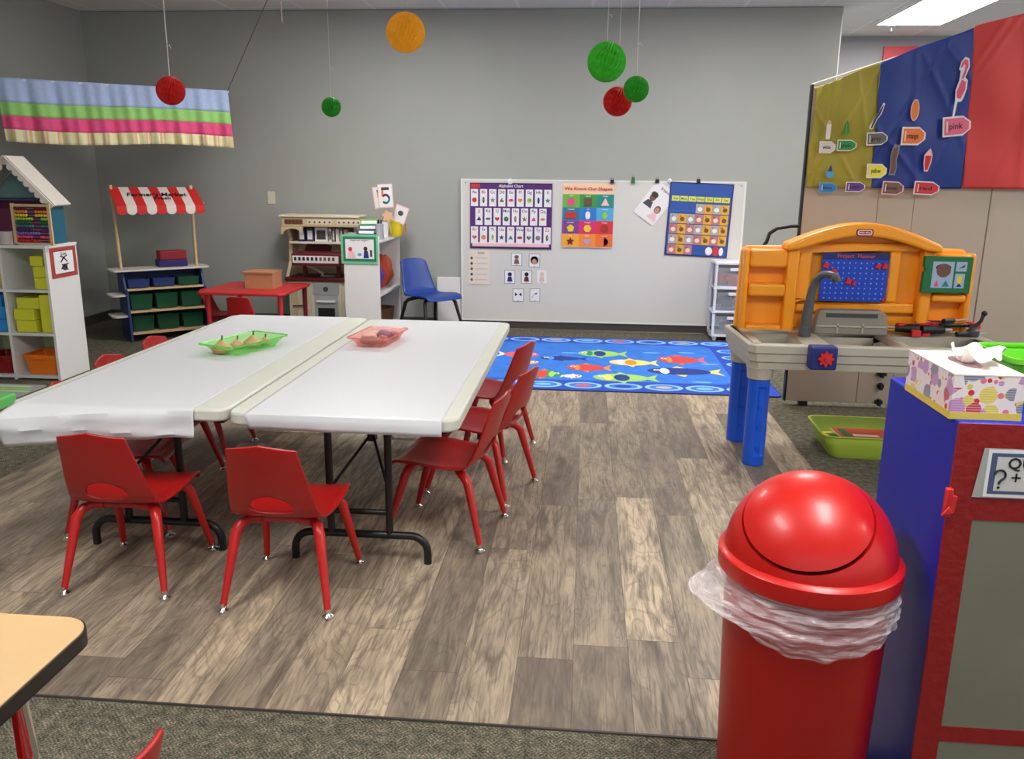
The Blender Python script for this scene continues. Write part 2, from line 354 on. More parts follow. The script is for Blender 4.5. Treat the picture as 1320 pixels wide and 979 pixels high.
tag(MB().box((p0.x, 8.87, p1.z-.3), (p0.x+.32, 8.885, p0.z-.02), C('salmon paper', (205, 70, 75))).build('wall_paper_sheet'), 'salmon red paper sheet on the far wall above the blue cloth', 'paper')
# ================================================================ chairs
def lerp_path(P, t):
    t = max(0, min(.99999, t))*(len(P)-1); i = int(t); f = t-i
    p0 = P[max(i-1, 0)]; p1 = P[i]; p2 = P[i+1]; p3 = P[min(i+2, len(P)-1)]
    return [.5*((2*b)+(c-a)*f+(2*a-5*b+4*c-d)*f*f+(3*b-a-3*c+d)*f**3) for a, b, c, d in zip(p0, p1, p2, p3)]
# profile rows: y, z, half width
SEAT = [(.175, .282, .145), (.155, .300, .155), (.08, .302, .165), (0, .295, .165), (-.07, .292, .158), (-.12, .300, .150), (-.155, .322, .143)]
BACK = [(-.155, .322, .143), (-.172, .350, .138), (-.195, .41, .130), (-.215, .47, .120), (-.235, .525, .112), (-.243, .552, .108)]
def shell(P, back, peak, hole):
    def fn(i, j):
        u = i*2-1; y, z, w = lerp_path(P, j); x = u*w
        if back: 
            e = .022*abs(u)**2.2; y += e
            if peak: z += peak*(1-abs(u))*max(0, (j-.6)/.4)
            else: z -= .03*abs(u)**5*max(0, (j-.6)/.4)**2
        else:
            z += .012*abs(u)**3*math.sin(PI*min(1, j*.9+.1)); y += .022*abs(u)**2.2*max(0, (j-.7)/.3)**2
        return (x, y, z)
    return fn
def seat_mesh(m, peak=0, hole=False):
    a = MB(); f = shell(SEAT, False, 0, False); a.grid(f, 16, 18, m)
    b = MB(); g = shell(BACK, True, peak, False)
    if hole:
        hu, hv, cu_, cv = .25, .15, .5, .20
        nu, nv = 40, 48
        def fn(i, j):
            du, dv = (i-cu_)/hu, (j-cv)/hv; d = math.hypot(du, dv)
            if .72 < d < 1.3 and d > 0:
                k = 1.0 if d < 1.06 else None
                if k: return g(cu_+du/d*hu, cv+dv/d*hv)
            return g(i, j)
        b.grid(fn, nu, nv, m, skip=lambda i, j: math.hypot((i-cu_)/hu, (j-cv)/hv) < .98)
    else: b.grid(g, 16, 20, m)
    return a, b
def make_chair(name, label, m, lm, glide, peak, hole, loc, rz, group=None, s=1, thin=1):
    t = thing(name, label, 'chair', loc, rz, group)
    t.matrix_basis = t.matrix_basis @ Matrix.Scale(s, 4)
    a, b = seat_mesh(m, peak, hole)
    a.build('seat', t, world=False, solid=.008, offset=-1); b.build('backrest', t, world=False, solid=.008, offset=-1)
    for sx in (-1, 1):
        for sy in (1, -1):
            y0 = .10 if sy > 0 else -.085; z0 = .288 if sy > 0 else .279
            pts = [(sx*.06, y0, z0), (sx*.10, y0, z0-.001), (sx*.122, y0+sy*(.006 if sy > 0 else .022), z0-.008), (sx*.134, y0+sy*(.016 if sy > 0 else .042), z0-.030), (sx*.1675, sy*.185, .022)]
            L = MB().tube(pts, [.014*thin, .016*thin, .017*thin, .017*thin, .0105*thin], lm, 12).build('leg', t, world=False)
            x, y = sx*.1675, sy*.185
            MB().lathe([(.010, .032), (.0105, .020), (.008, .018), (.010, .015), (.018, .009), (.0185, .003), (.015, 0)][::-1], glide, 16, M=Matrix.Translation((x+sx*.001, y, 0))).build('glide', L, world=False)
    fr = MB(); 
    for y0 in (.10, -.085): fr.tube([(-.06, y0, .2875 if y0 > 0 else .279), (.06, y0, .2875 if y0 > 0 else .279)], .009*thin, lm, 8)
    for sx in (-1, 1): fr.tube([(sx*.058, -.085, .279), (sx*.058, .10, .2875)], .008*thin, lm, 8)
    fr.build('seat_frame', t, world=False)
    return t
def facing(dx, dy): return math.atan2(-dx, dy)      # rz that turns +Y into (dx, dy)
G = 'red chairs around the white tables'
FZ = .003
chA = make_chair('school_chair', 'red plastic school chair at the left front, its back towards us beside the hanging paper', RED, REDL, CHROME, .02, True, (-1.49, 2.525, FZ), facing(-.02, 1), G)
dup(chA, (-.93, 2.47, FZ), 0, 'red plastic school chair at the near end of the right table, centre front', G)
dup(chA, (-.505, 2.995, FZ), facing(-.985, .17), 'nearest red chair on the right side of the white table, seen side on', G)
dup(chA, (-.426, 3.446, FZ), facing(-.95, .30), 'middle red chair of the three on the right side of the white table', G)
dup(chA, (-.474, 4.005, FZ), facing(-.94, .35), 'farthest red chair on the right side of the white table, by the blue rug', G)
dup(chA, (-1.745, 2.93, FZ), facing(.97, .2), 'red chair pushed under the left table behind the hanging white paper', G)
dup(chA, (-1.825, 3.36, FZ), facing(1, 0), 'red chair left of the table, its curved top showing nearest the white shelf', G)
dup(chA, (-1.85, 3.80, FZ), facing(1, 0), 'red chair at the far left of the table, its top below the play stand', G)
dup(chA, (-.825, .935, 0), facing(-.98, .12), 'red chair in the foreground, only its top corner showing beside the tan table', None)
make_chair('shell_chair', 'blue plastic shell chair with black legs left of the whiteboard', C('blue moulded plastic', (28, 62, 140), .4), BLACKM, BLACK, 0, False, (-1.30, 6.97, 0), facing(.72, -.69), None, 1.17, .8)
# ================================================================ white folding tables
TH, TT = .5915, .042
def folding_table(x0, x1, y0, y1, label):
    cx = (x0+x1)/2
    t = thing('folding_table', label, 'table', (cx, (y0+y1)/2, 0), 0, 'white folding tables')
    MB().prism(rrect(x0, y0, x1, y1, .05, 6), TH-TT, TH, TABLEW).build('tabletop', t, bevel=.008, seg=3)
    u = MB()
    for x in (x0+.06, x1-.06): u.box((x-.012, y0+.08, TH-TT-.028), (x+.012, y1-.08, TH-TT), BLACKM)
    u.build('apron_rail', t)
    for sy, ye in ((1, y0), (-1, y1)):
        y = ye+sy*.19
        m = MB(); w = .105; z = .105
        for sx in (-1, 1): m.tube([(cx+sx*w, y, TH-TT-.02), (cx+sx*w, y, z)], .0135, BLACKM, 12)
        m.tube([(cx-w, y, .19), (cx+w, y, .19)], .010, BLACKM, 10)
        m.tube([(cx-w-.1, y, TH-TT-.025), (cx+w+.1, y, TH-TT-.025)], .010, BLACKM, 10)
        R = .06; f = [(cx-.24, y, FZ)]+[(cx-.24+.0+R-R*math.cos(a), y, z-R+R*math.sin(a)) for a in [PI/2*i/6 for i in range(7)]]
        f2 = [(2*cx-p[0], p[1], p[2]) for p in reversed(f)]
        m.tube(f+f2, .014, BLACKM, 12)
        m.build('leg_frame', t)
        h = (cx, y+sy*.20, .42); b = MB()
        b.tube([h, (cx, y+sy*.42, TH-TT-.02)], .011, BLACKM, 8)
        b.box((h[0]-.014, h[1]-.02, h[2]-.03), (h[0]+.014, h[1]+.02, h[2]+.02), BLACKM)
        for sx in (-1, 1): b.tube([h, (cx+sx*w, y, .27)], .0055, BLACKM, 8)
        b.build('brace', t)
    return t
folding_table(-1.911, -1.153, 2.53, 4.375, 'left white folding table, white paper hanging off its near end, green tray on it')
folding_table(-1.143, -.385, 2.50, 4.345, 'right white folding table with bare right edge and pink tray on it')
def paper_run(x0, x1, y0, y1, label, e0, dr, amp):
    """lies on the table top, juts e0 beyond the near edge at its left end, then falls by dr"""
    L1 = y1-y0
    def fn(i, j):
        x = x0+(x1-x0)*i; e = e0*(1-i)**1.2+.004; tot = L1+e+dr; s_ = j*tot
        if s_ < L1: return (x, y1-s_, TH+.0015)
        q = s_-L1
        if q < e: return (x-.02*(q/.1)*(1-i)**3, y0-q, TH+.0015-.16*q-.35*q*(1-math.exp(-q*14))*.5+amp*.5*math.sin(x*33)*min(1, q/.05))
        h = q-e; k = min(1, h/.03); zt_ = TH+.0015-.16*e-.35*e*(1-math.exp(-e*14))*.5
        yy = y0-e-.010*math.sin(k*PI/2)+.25*h*(1-i)**1.5+amp*(math.sin(x*19+1)+.6*math.sin(x*43+h*30))*min(1, h/.05)
        cr = .007*math.exp(-((h-.03-.10*(x-x0))/.008)**2) if amp > .003 else 0
        return (x-.02*(e/.1)*(1-i)**3+.25*h*(1-i)**4, yy-cr, zt_-h)
    o = MB().grid(fn, 60, 150, PAPER).build('table_paper', None, solid=.0006, offset=1)
    return tag(o, label, 'paper', 'paper runners on the white tables')
paper_run(-1.875, -1.262, 2.53, 4.372, 'white paper runner on the left table, its near end hanging down and crumpled', .10, .095, .006)
paper_run(-1.078, -.435, 2.50, 4.335, 'white paper runner on the right table folded just over its near edge', .0, .052, .0012)
# trays with things
def basket(label, cx, cy, rz, w, l, h, m, zt):
    t = thing('plastic_basket', label, 'basket', (cx, cy, zt), rz)
    def ring(k, z): return [(p[0]*k, p[1]*k, z) for p in rrect(-w/2, -l/2, w/2, l/2, .02, 4)]
    a = MB(); r = [ring(.74, .002), ring(.80, h*.35), ring(1, h), ring(1.06, h+.002), ring(1.06, h-.004)]; n = len(r[0])
    vs = sum(r, []); fs = [tuple(reversed(range(n)))]+[(i*n+k, i*n+(k+1) % n, (i+1)*n+(k+1) % n, (i+1)*n+k) for i in range(4) for k in range(n)]
    a.add(vs, fs, m); a.build('tray', t, world=False, solid=.0015)
    b = MB(); b.tube([(p[0]*1.06, p[1]*1.06, h) for p in rrect(-w/2, -l/2, w/2, l/2, .02, 4)]+[(w/2*1.06, (l/2-.02)*1.06, h)], .0025, m, 6)
    b.build('rim', t, world=False)
    return t
ZP = TH+.0025
basket('translucent green plastic basket on the left white table', -1.475, 3.47, .95-PI/2+.25, .19, .33, .045, make_tint('green clear plastic', (175, 240, 150), .2), ZP)
TANF = C('tan clay', (190, 160, 110), .7, noise=.1, nscale=60)
for i, (dx, dy, s_, lb) in enumerate(((-.025, -.11, 1.2, 'nearest the front of'), (-.045, .0, .85, 'at the left middle of'), (.0, .05, 1.15, 'tallest, in the middle of'), (.015, .11, .8, 'at the far end of'))):
    c, sn = math.cos(.95-PI/2+.25), math.sin(.95-PI/2+.25); x = -1.475+c*dx-sn*dy; y = 3.47+sn*dx+c*dy
    t = thing('play_dough_cake', 'tan dough lump %s the green basket' % lb, 'dough', (x, y, ZP+.004), 0, 'dough lumps in the green basket')
    MB().lathe([(.028*s_, 0), (.037*s_, .012*s_), (.034*s_, .022*s_), (.018*s_, .032*s_), (.006*s_, .045*s_), (0, .048*s_)], TANF, 16).build('dough', t, world=False)
    MB().tube([(.002, 0, .03*s_), (.006, -.002, .062*s_)], .0035, DGREY, 8).build('stick', t, world=False)
PT = make_tint('pink clear plastic', (250, 188, 180), .2)
basket('translucent pink plastic basket on the right white table', -.935, 3.70, -.12, .18, .29, .045, PT, ZP)
DR = C('dusty red dough', (176, 96, 88), .7); DP = C('mauve dough', (150, 105, 120), .7); LPd = C('pale pink dough', (226, 170, 156), .7); BDo = C('brown dough', (150, 110, 90), .7)
for i, (dx, dy, r, m, lb) in enumerate(((0, -.08, (.052, .022, .02), BDo, 'long brown dough roll at the near end of the pink basket'), (-.035, .0, (.036, .038, .02), LPd, 'pale pink dough lump at the left of the pink basket'), (.04, -.03, (.03, .028, .018), DR, 'dusty red dough lump at the right front of the pink basket'), (.02, .04, (.035, .03, .024), DP, 'mauve dough lump in the middle of the pink basket'), (.055, .085, (.022, .03, .018), DR, 'small dusty red dough lump at the far end of the pink basket'), (-.04, .08, (.03, .03, .017), LPd, 'pale pink dough lump at the far left of the pink basket'))):
    o = MB().ball((0, 0, r[2]), r, m, 16, 8)
    for k in range(len(o.v)): o.v[k] *= 1+.08*math.sin(o.v[k].x*160+i)*math.cos(o.v[k].y*130)
    a = -.12; x = -.945+math.cos(a)*dx-math.sin(a)*dy; y = 3.70+math.sin(a)*dx+math.cos(a)*dy
    ob = o.build('dough_lump'); ob.location = (x, y, ZP+.005); tag(ob, lb, 'dough', 'dough lumps in the pink basket')
# ================================================================ foreground tan table (lower left)
t = thing('activity_table', 'tan topped activity table with dark edge cut off at the lower left', 'table', (-1.2, .9, 0))
tx1, ty1 = -.81, 1.225
MB().prism(rrect(-2.0, .3, tx1, ty1, .055, 8), .572, .5755, BLACK).prism(rrect(-2.0, .3, tx1, ty1, .055, 8), .5755, .598, C('dark brown edge band', (34, 28, 26), .4)).build('edge_band', t)
MB().prism(rrect(-1.997, .303, tx1-.003, ty1-.003, .053, 8), .598, .600, C('maple laminate', (192, 160, 116), .45, noise=.03, nscale=8)).build('tabletop', t)
for x, y in ((-.91, 1.13), (-1.88, 1.11), (-1.88, .42), (-.93, .42)):
    L = MB().tube([(x, y, .572), (x, y, .545)], .024, BLACK, 14).tube([(x, y, .56), (x+.012, y, .40)], .014, CHROME, 14).build('leg', t)
    MB().box((x+.002, y-.0165, .40), (x+.012, y-.012, .54), REDL).build('red_reflection', L, label='red strip on the chrome leg')  # thin red bar stands in for a red reflection in the chrome
    MB().tube([(x+.012, y, .40), (x, y, .012)], .0115, CHROME, 12).lathe([(.014, 0), (.018, .004), (.016, .014), (.010, .02)], CHROME, 14, M=Matrix.Translation((x, y, 0))).build('chrome_extension', L, label='chrome lower leg section')

# striped play mat and green block at the left edge
m = MB().prism(rrect(-4.2, 4.52, -3.42, 4.93, .03, 4), .0015, .006, C('play mat grey', (150, 150, 150), .8))
for k, (mm, w_) in enumerate(((LIME, .035), (DGREEN, .02), (YEL, .03), (C('play mat pale green', (170, 200, 150), .8), .04), (LIME, .03), (C('play mat pale green', (170, 200, 150), .8), .035))):
    m.box((-4.18, 4.56+k*.06, .006), (-3.44-.03*(k % 3), 4.56+k*.06+w_, .0066), mm)
tag(m.build('play_mat'), 'grey play mat with green and yellow stripes below the cube shelf', 'mat')
tag(MB().box((-3.62, 4.33, .001), (-3.33, 4.50, .07), C('pale green foam', (110, 200, 110), .7)).build('foam_block', bevel=.01), 'pale green block on the floor at the left edge by the table corner', 'block')
# ================================================================ whiteboard wall
BX0, BX1, BZ0, BZ1, BY = -1.098, 1.338, .080, 1.318, 7.40
t = thing('whiteboard', 'large white dry erase board mounted low on the grey back wall', 'whiteboard', ((BX0+BX1)/2, BY, BZ0))
MB().box((BX0, BY, BZ0), (BX1, YB-.001, BZ1), BOARD).build('board_surface', t)
m = MB(); e = .012
for a in (((BX0-.003, BZ0-.003), (BX1+.003, BZ0+e)), ((BX0-.003, BZ1-e), (BX1+.003, BZ1+.003)), ((BX0-.003, BZ0+e), (BX0+e, BZ1-e)), ((BX1-e, BZ0+e), (BX1+.003, BZ1-e))): m.box((a[0][0], BY-.004, a[0][1]), (a[1][0], BY, a[1][1]), WHITE)
m.build('board_edge', t)
for x in (BX0+.04, BX1-.04): MB(frame((x, BY-.0045, BZ1-.03))).lathe([(.007, 0), (.007, .002), (.004, .004), (0, .0042)], SILV, 10).build('screw', t)
def onb(u, v, d=0): return at(u, v, y=BY-d)
# purple alphabet chart: 26 letter cards in three rows
p0 = onb(606, 235.5); p1 = onb(710.5, 321.5); W_, H_ = p1.x-p0.x, p0.z-p1.z
F0 = frame((p0.x, BY-.006, p1.z))
t = thing('alphabet_pocket_chart', 'purple alphabet pocket chart with three rows of white letter cards', 'poster', (p0.x+W_/2, BY-.006, p1.z))
MB(F0).box((0, 0, 0), (W_, H_, .003), PURPLE).box((0, 0, .003), (W_, .008, .006), BLACK).box((0, H_-.006, .003), (W_, H_, .006), BLACK).build('backing', t)
MB(F0).text('Alphabet Chart', W_*.5, H_*.955, .034, PWHITE, z=.003).rect(.01, H_*.925, .09, H_*.985, .003, BRED, .001).build('heading', t)
MB(F0).rect(.02, H_*.03, W_-.02, H_*.095, .0032, LPINK, .001).build('bottom_strip', t)
cols = [BRED, NAVY, ORG, BROWN, DGREEN, TEAL, LIME, PINK, GREY]
k = 0
for r, nrow in enumerate((9, 8, 9)):
    for c in range(nrow):
        cw = W_*.088; x = W_*(.055+(c+(0.5 if nrow == 8 else 0))*.1115); y = H_*(.775-r*.285)
        b = MB(F0).box((x-cw/2, y-H_*.13, .0035), (x+cw/2, y+H_*.13, .0045), PWHITE)
        L = chr(65+k); cc = cols[(k*4+r) % 9]
        b.text(L+L.lower(), x, y+H_*.085, .036, [PURPLE, BRED, NAVY, BLACK][k % 4], z=.0045)
        q = k % 6; R = cw*.33; yy = y-H_*.035
        sh = [ell(x, yy, R, R), ell(x, yy, R*.5, R*1.3), star(x, yy, R*1.15), [(x-R, yy-R*.7), (x+R, yy-R*.7), (x, yy+R)], ell(x, yy, R*1.1, R*.55), heart(x, yy, R)][q]
        b.flat(sh, .0048, cc); b.flat(ell(x+R*.25, yy+R*.2, R*.3, R*.3, 10), .0050, cols[(k*4+r+3) % 9])
        b.build('letter_card', t); k += 1
def clip(name, u, v, label, m, w=.018, h=.035):
    p = onb(u, v); mb = MB(frame((p.x, BY-.016, p.z)))
    mb.prism([(-w, -h*.55), (w, -h*.55), (w*.75, h*.35), (-w*.75, h*.35)], 0, .012, m).tube([(-w*.5, h*.3, .006), (-w*.5, h*.7, .006), (w*.5, h*.7, .006), (w*.5, h*.3, .006)], .0018, m, 6)
    return tag(mb.build(name), label, 'clip', 'clips along the top of the whiteboard')
def magnet(u, v, label, m, r=.016):
    p = onb(u, v); return tag(MB(frame((p.x, BY-.0125, p.z))).lathe([(r, 0), (r, .006), (r*.6, .011), (0, .012)], m, 16).build('round_magnet'), label, 'magnet')
magnet(658, 234, 'white round magnet holding the purple alphabet chart', PWHITE, .024)
clip('binder_clip', 789, 233.5, 'black binder clip on the top right of the shapes poster', BLACK)
clip('binder_clip', 816, 231.5, 'green clip standing alone on the whiteboard top edge', DGREEN, .016, .06)
clip('binder_clip', 847, 233, 'black binder clip holding the tilted photo sheet', BLACK)
clip('binder_clip', 900, 233, 'black binder clip on the blue calendar chart', BLACK)
# shapes poster
p0 = onb(726, 236); p1 = onb(789, 320); W_, H_ = p1.x-p0.x, p0.z-p1.z; F0 = frame((p0.x, BY-.004, p1.z))
b = MB(F0)
def pf(i, j):
    x = W_*i; y = H_*j; return (x, y, .002+.02*max(0, .35-j)**1.5*1.5+.004*math.sin(i*3))
cc = [[C('poster orange', (240, 165, 50)), C('poster amber', (238, 140, 50)), C('poster deep orange', (232, 110, 50))], [C('poster violet', (130, 60, 140)), C('poster magenta', (215, 40, 110)), C('poster red', (220, 50, 60))],
      [C('poster teal', (50, 120, 150)), C('poster blue', (40, 120, 200)), C('poster sky', (80, 170, 220))], [C('poster green', (110, 180, 70)), C('poster leaf', (60, 150, 70)), C('poster sea', (30, 140, 130))]]
n = 12
for r in range(4):
    for c in range(3):
        for q in range(3):
            j0 = (r+q/3)*.205+.012; j1 = (r+(q+1)/3)*.205+.012
            for h in range(3):
                i0 = (c+h/3)/3; i1 = (c+(h+1)/3)/3
                b.add([pf(i0, j0), pf(i1, j0), pf(i1, j1), pf(i0, j1)], [(0, 1, 2, 3)], cc[r][c], None, False)
b.add([pf(0, 0), pf(1, 0), pf(1, .012), pf(0, .012)], [(0, 1, 2, 3)], CREAM, None, False)
b.add([pf(0, .832), pf(1, .832), pf(1, 1), pf(0, 1)], [(0, 1, 2, 3)], C('poster peach', (244, 205, 170)), None, False)
b.text('We Know Our Shapes', W_/2, H_*.915, .04, BRED, z=.009, width=W_*.93)
shp = {(3, 0): (ell(0, 0, .034, .034), PINK), (3, 1): ([(-.032, -.032), (.032, -.032), (.032, .032), (-.032, .032)], BROWN), (3, 2): ([(-.036, -.03), (.036, -.03), (0, .036)], LPINK),
       (2, 0): ([(-.045, -.024), (.045, -.024), (.045, .024), (-.045, .024)], BRED), (2, 1): (ell(0, 0, .022, .034), PWHITE), (2, 2): ([(0, -.036), (.028, 0), (0, .036), (-.028, 0)], LIME),
       (1, 0): ([(.034*math.cos(PI/2+PI*2*i/5), .034*math.sin(PI/2+PI*2*i/5)) for i in range(5)], YEL), (1, 1): ([(.034*math.cos(PI/3*i), .034*math.sin(PI/3*i)) for i in range(6)], YEL), (1, 2): ([(.034*math.cos(PI/8+PI/4*i), .034*math.sin(PI/8+PI/4*i)) for i in range(8)], C('poster brick', (160, 50, 40))),
       (0, 0): (star(0, 0, .038), MAROON), (0, 1): (heart(0, 0, .034), C('poster lilac', (190, 150, 190))), (0, 2): (ell(0, 0, .034, .034, 12, -PI/2, PI/2)+ell(.014, 0, .022, .028, 10, PI/2, -PI/2), BRED)}
nm = {(3, 0): 'circle', (3, 1): 'square', (3, 2): 'triangle', (2, 0): 'rectangle', (2, 1): 'oval', (2, 2): 'diamond', (1, 0): 'pentagon', (1, 1): 'hexagon', (1, 2): 'octagon', (0, 0): 'star', (0, 1): 'heart', (0, 2): 'crescent'}
for (r, c), (pts, m_) in shp.items():
    i, j = (c+.5)/3, (r+.42)*.205+.012; z = pf(i, j)[2]+.009
    b.flat([(W_*i+p[0], H_*j+p[1]) for p in pts], z, m_); b.text(nm[(r, c)], W_*i, H_*((r+.87)*.205+.012), .016, PWHITE, z=z)
tag(b.build('shapes_poster'), 'colourful shapes poster in a four by three grid on the whiteboard', 'poster')
# tilted photo sheet with two children
pc = onb(846, 262); F0 = frame((pc.x-.01, BY-.008, pc.z), tilt=-.62)
b = MB(F0).box((-.105, -.165, 0), (.105, .165, .0015), PWHITE)
SKN, SKN2, HAIR = C('printed skin', (190, 140, 120)), C('printed dark skin', (120, 84, 70)), C('printed dark hair', (56, 46, 46))
b.flat(ell(-.045, .03, .028, .036), .002, SKN2).flat(ell(-.045, .055, .032, .025), .0022, HAIR).flat([(-.09, -.06), (-.005, -.06), (-.02, -.005), (-.07, -.005)], .002, DGREY)
b.flat(ell(.05, -.035, .028, .036), .0024, C('printed brown hair', (110, 84, 76))).flat(ell(.05, -.042, .021, .028), .0026, SKN).flat([(.005, -.13), (.095, -.13), (.075, -.075), (.03, -.075)], .0024, LPINK)
b.text('friends', .02, .13, .04, DGREY, z=.002)
tag(b.build('photo_sheet'), 'white sheet with two printed children hanging tilted beside the blue calendar chart', 'picture')
# blue calendar pocket chart
p0 = onb(861, 234); p1 = onb(943, 330); W_, H_ = .535, .62
F0 = frame((p0.x+.0, BY-.007, p0.z-H_), tilt=-.035)
t = thing('calendar_pocket_chart', 'blue calendar pocket chart with yellow day names and rows of date cards', 'poster', (p0.x+W_/2, BY-.007, p0.z-H_))
b = MB(F0).box((0, 0, 0), (W_, H_, .003), ROYAL)
for e in ((0, 0, W_, .01), (0, H_-.01, W_, H_), (0, .01, .01, H_-.01), (W_-.01, .01, W_, H_-.01)): b.box((e[0], e[1], .003), (e[2], e[3], .004), NAVY)
for r in range(6): b.box((.015, .028+r*.088, .003), (W_-.015, .031+r*.088, .0045), C('clear pocket edge', (70, 110, 200)))
b.build('backing', t)
YC = C('date card amber', (226, 170, 50)); GC = C('date card grey', (176, 168, 160)); RC = C('date card rose', (190, 120, 120)); YG = C('weekday yellow', (212, 216, 90))
cwid = (W_-.04)/7
for c in range(7):
    x = .02+c*cwid
    MB(F0).box((x+.003, .462, .005), (x+cwid-.003, .505, .006), YG).text(['Sun', 'Mon', 'Tue', 'Wed', 'Thu', 'Fri', 'Sat'][c], x+cwid/2, .483, .028, DGREY, z=.006).build('weekday_card', t)
d = 1
for r in range(5):
    for c in range(7):
        if r == 0 and c < 3: continue
        if d > 28: break
        x = .02+c*cwid; y = .372-r*.088; pat = 'Y' if (c*2+r*3+d) % 5 < 2 else ('G' if (c+r) % 2 else 'R')
        mm = {'Y': YC, 'G': GC, 'R': RC}[pat]
        b = MB(F0).box((x+.001, y-.008, .005), (x+cwid-.001, y+.072, .006), mm)
        b.flat(ell(x+cwid/2, y+.028, .020, .019, 12), .0064, BROWN if pat == 'Y' else (PWHITE if pat == 'G' else CREAM)); b.text(str(d), x+.02, y+.052, .024, MAROON, z=.0062)
        b.build('date_card', t); d += 1
MB(F0).flat(ell(W_-.1, .052, .026, .04), .008, BRED).flat(ell(W_-.16, .05, .03, .035), .0075, PWHITE).flat(ell(W_-.055, .05, .018, .035), .0075, PWHITE).build('season_picture', t)
magnet(863, 233, 'small round magnet at the left corner of the blue calendar chart', PWHITE, .018)
# list sheet and seven picture cards
p0 = onb(604, 323); p1 = onb(631, 367); F0 = frame((p0.x, BY-.004, p1.z))
W_, H_ = p1.x-p0.x, p0.z-p1.z
b = MB(F0).box((0, 0, 0), (W_, H_, .001), CREAM).text('RULES', W_*.6, H_*.93, .022, BLACK, z=.001)
for i in range(5):
    b.flat(ell(W_*.15, H_*(.78-i*.16), .012, .013, 10), .0014, DGREY if i % 2 else BROWN)
    b.rect(W_*.3, H_*(.775-i*.16), W_*.9, H_*(.79-i*.16), .001, C('faded print', (190, 160, 150)))
tag(b.build('list_sheet'), 'cream printed sheet of five small pictures left of the picture cards', 'paper')
cards = (((659, 326, 673, 343), SKN2, 'top left picture card, brown figure, under the alphabet chart'), ((682, 327, 696, 345), HAIR, 'top right picture card of a dark haired head under the alphabet chart'), ((650.5, 348, 664, 366), NAVY, 'middle left picture card with a dark blue figure'),
         ((672, 348, 685.5, 366), MAROON, 'centre picture card with a dark red and black picture'), ((692, 348, 705, 366), C('faint tan print', (216, 190, 160)), 'middle right picture card with a pale tan picture'), ((661, 372, 675, 389), BLACK, 'bottom left picture card with two black shapes'), ((683, 372, 696, 389), TEAL, 'bottom right picture card with a teal line drawing'))
for i, (bx, m_, lb) in enumerate(cards):
    a, c = onb(bx[0], bx[1]), onb(bx[2], bx[3]); w, h = c.x-a.x, a.z-c.z; F0 = frame((a.x, BY-.003, c.z))
    b = MB(F0).box((0, 0, 0), (w, h, .0008), GREY if i != 4 else CREAM).rect(.004, .004, w-.004, h-.004, .0008, PWHITE, .0004)
    if i == 5: b.flat([(w*.2, h*.4), (w*.45, h*.55), (w*.2, h*.7)], .0014, m_).flat([(w*.8, h*.4), (w*.55, h*.55), (w*.8, h*.7)], .0014, m_)
    elif i == 6: b.tube([(w*.2, h*.3, .0015), (w*.45, h*.6, .0015), (w*.8, h*.7, .0015)], .002, m_, 6).flat(ell(w*.6, h*.6, .01, .008), .0014, m_)
    elif i == 1: b.flat(ell(w/2, h*.52, w*.36, h*.3), .0012, m_).flat(ell(w/2, h*.42, w*.22, h*.2), .0014, SKN)
    else: b.flat(ell(w/2, h*.68, w*.2, h*.15), .0014, m_ if i != 3 else BLACK).flat([(w*.25, h*.15), (w*.75, h*.15), (w*.66, h*.52), (w*.34, h*.52)], .0014, m_)
    b.text('abc', w/2, h*.075, .013, GREY, z=.001)
    tag(b.build('picture_card'), lb, 'card', 'picture cards on the whiteboard')
# white panel leaning left of the board, switch
tag(MB().box((-1.318, YB-.035, .001), (-1.108, YB-.015, .462), WHITE).build('leaning_board', bevel=.003), 'low white panel against the wall between blue chair and whiteboard', 'panel')
t = thing('light_switch', 'cream light switch plate on the grey back wall', 'switch', (-2.815, YB, 1.13))
MB(frame((-2.815, YB-.001, 1.137))).box((-.036, -.057, 0), (.036, .057, .006), C('cream plastic', (214, 208, 180))).build('plate', t, bevel=.003)
MB(frame((-2.815, YB-.007, 1.137))).box((-.006, -.012, 0), (.006, .012, .009), C('cream plastic', (214, 208, 180))).build('toggle', t)
# ================================================================ rug
RX0, RX1, RY0, RY1 = -.98, 1.265, 5.225, 7.03
t = thing('fish_rug', 'blue rug with colourful fish and ringed border in front of the whiteboard', 'rug', ((RX0+RX1)/2, (RY0+RY1)/2, 0))
DB = C('rug border blue', (22, 66, 178), .9, noise=.08, nscale=300); FB = C('rug field blue', (44, 112, 205), .9, noise=.12, nscale=9)
RG = lambda n_, c_: C('rug '+n_, c_, .9, noise=.06, nscale=200)
b = MB().prism(rrect(RX0, RY0, RX1, RY1, .03, 4), .0035, .009, DB)
b.prism(rrect(RX0+.24, RY0+.27, RX1-.24, RY1-.24, .12, 6), .009, .0094, FB)
for xk in range(8):
    for yk, yy in ((0, RY0+.135), (1, RY1-.12)):
        cx = RX0+.2+xk*(RX1-RX0-.4)/7+(.03 if yk else 0); ic = [RG('ring navy', (20, 50, 150)), RG('ring red', (205, 90, 90)), RG('ring sky', (110, 180, 230)), RG('ring tan', (190, 170, 140))][(xk*3+yk) % 4]
        b.flat(ell(cx, yy, .125, .085), .0097, RG('ring pale', (140, 190, 235))).flat(ell(cx, yy, .095, .06), .0099, RG('ring blue', (50, 110, 210))).flat(ell(cx, yy, .055, .032), .0101, ic)
for k in range(5):
    for xx in (RX0+.12, RX1-.12):
        yy = RY0+.42+k*.24; b.flat(ell(xx, yy, .085, .07), .0097, RG('ring pale', (140, 190, 235))).flat(ell(xx, yy, .06, .05), .0099, RG('ring blue', (50, 110, 210)))
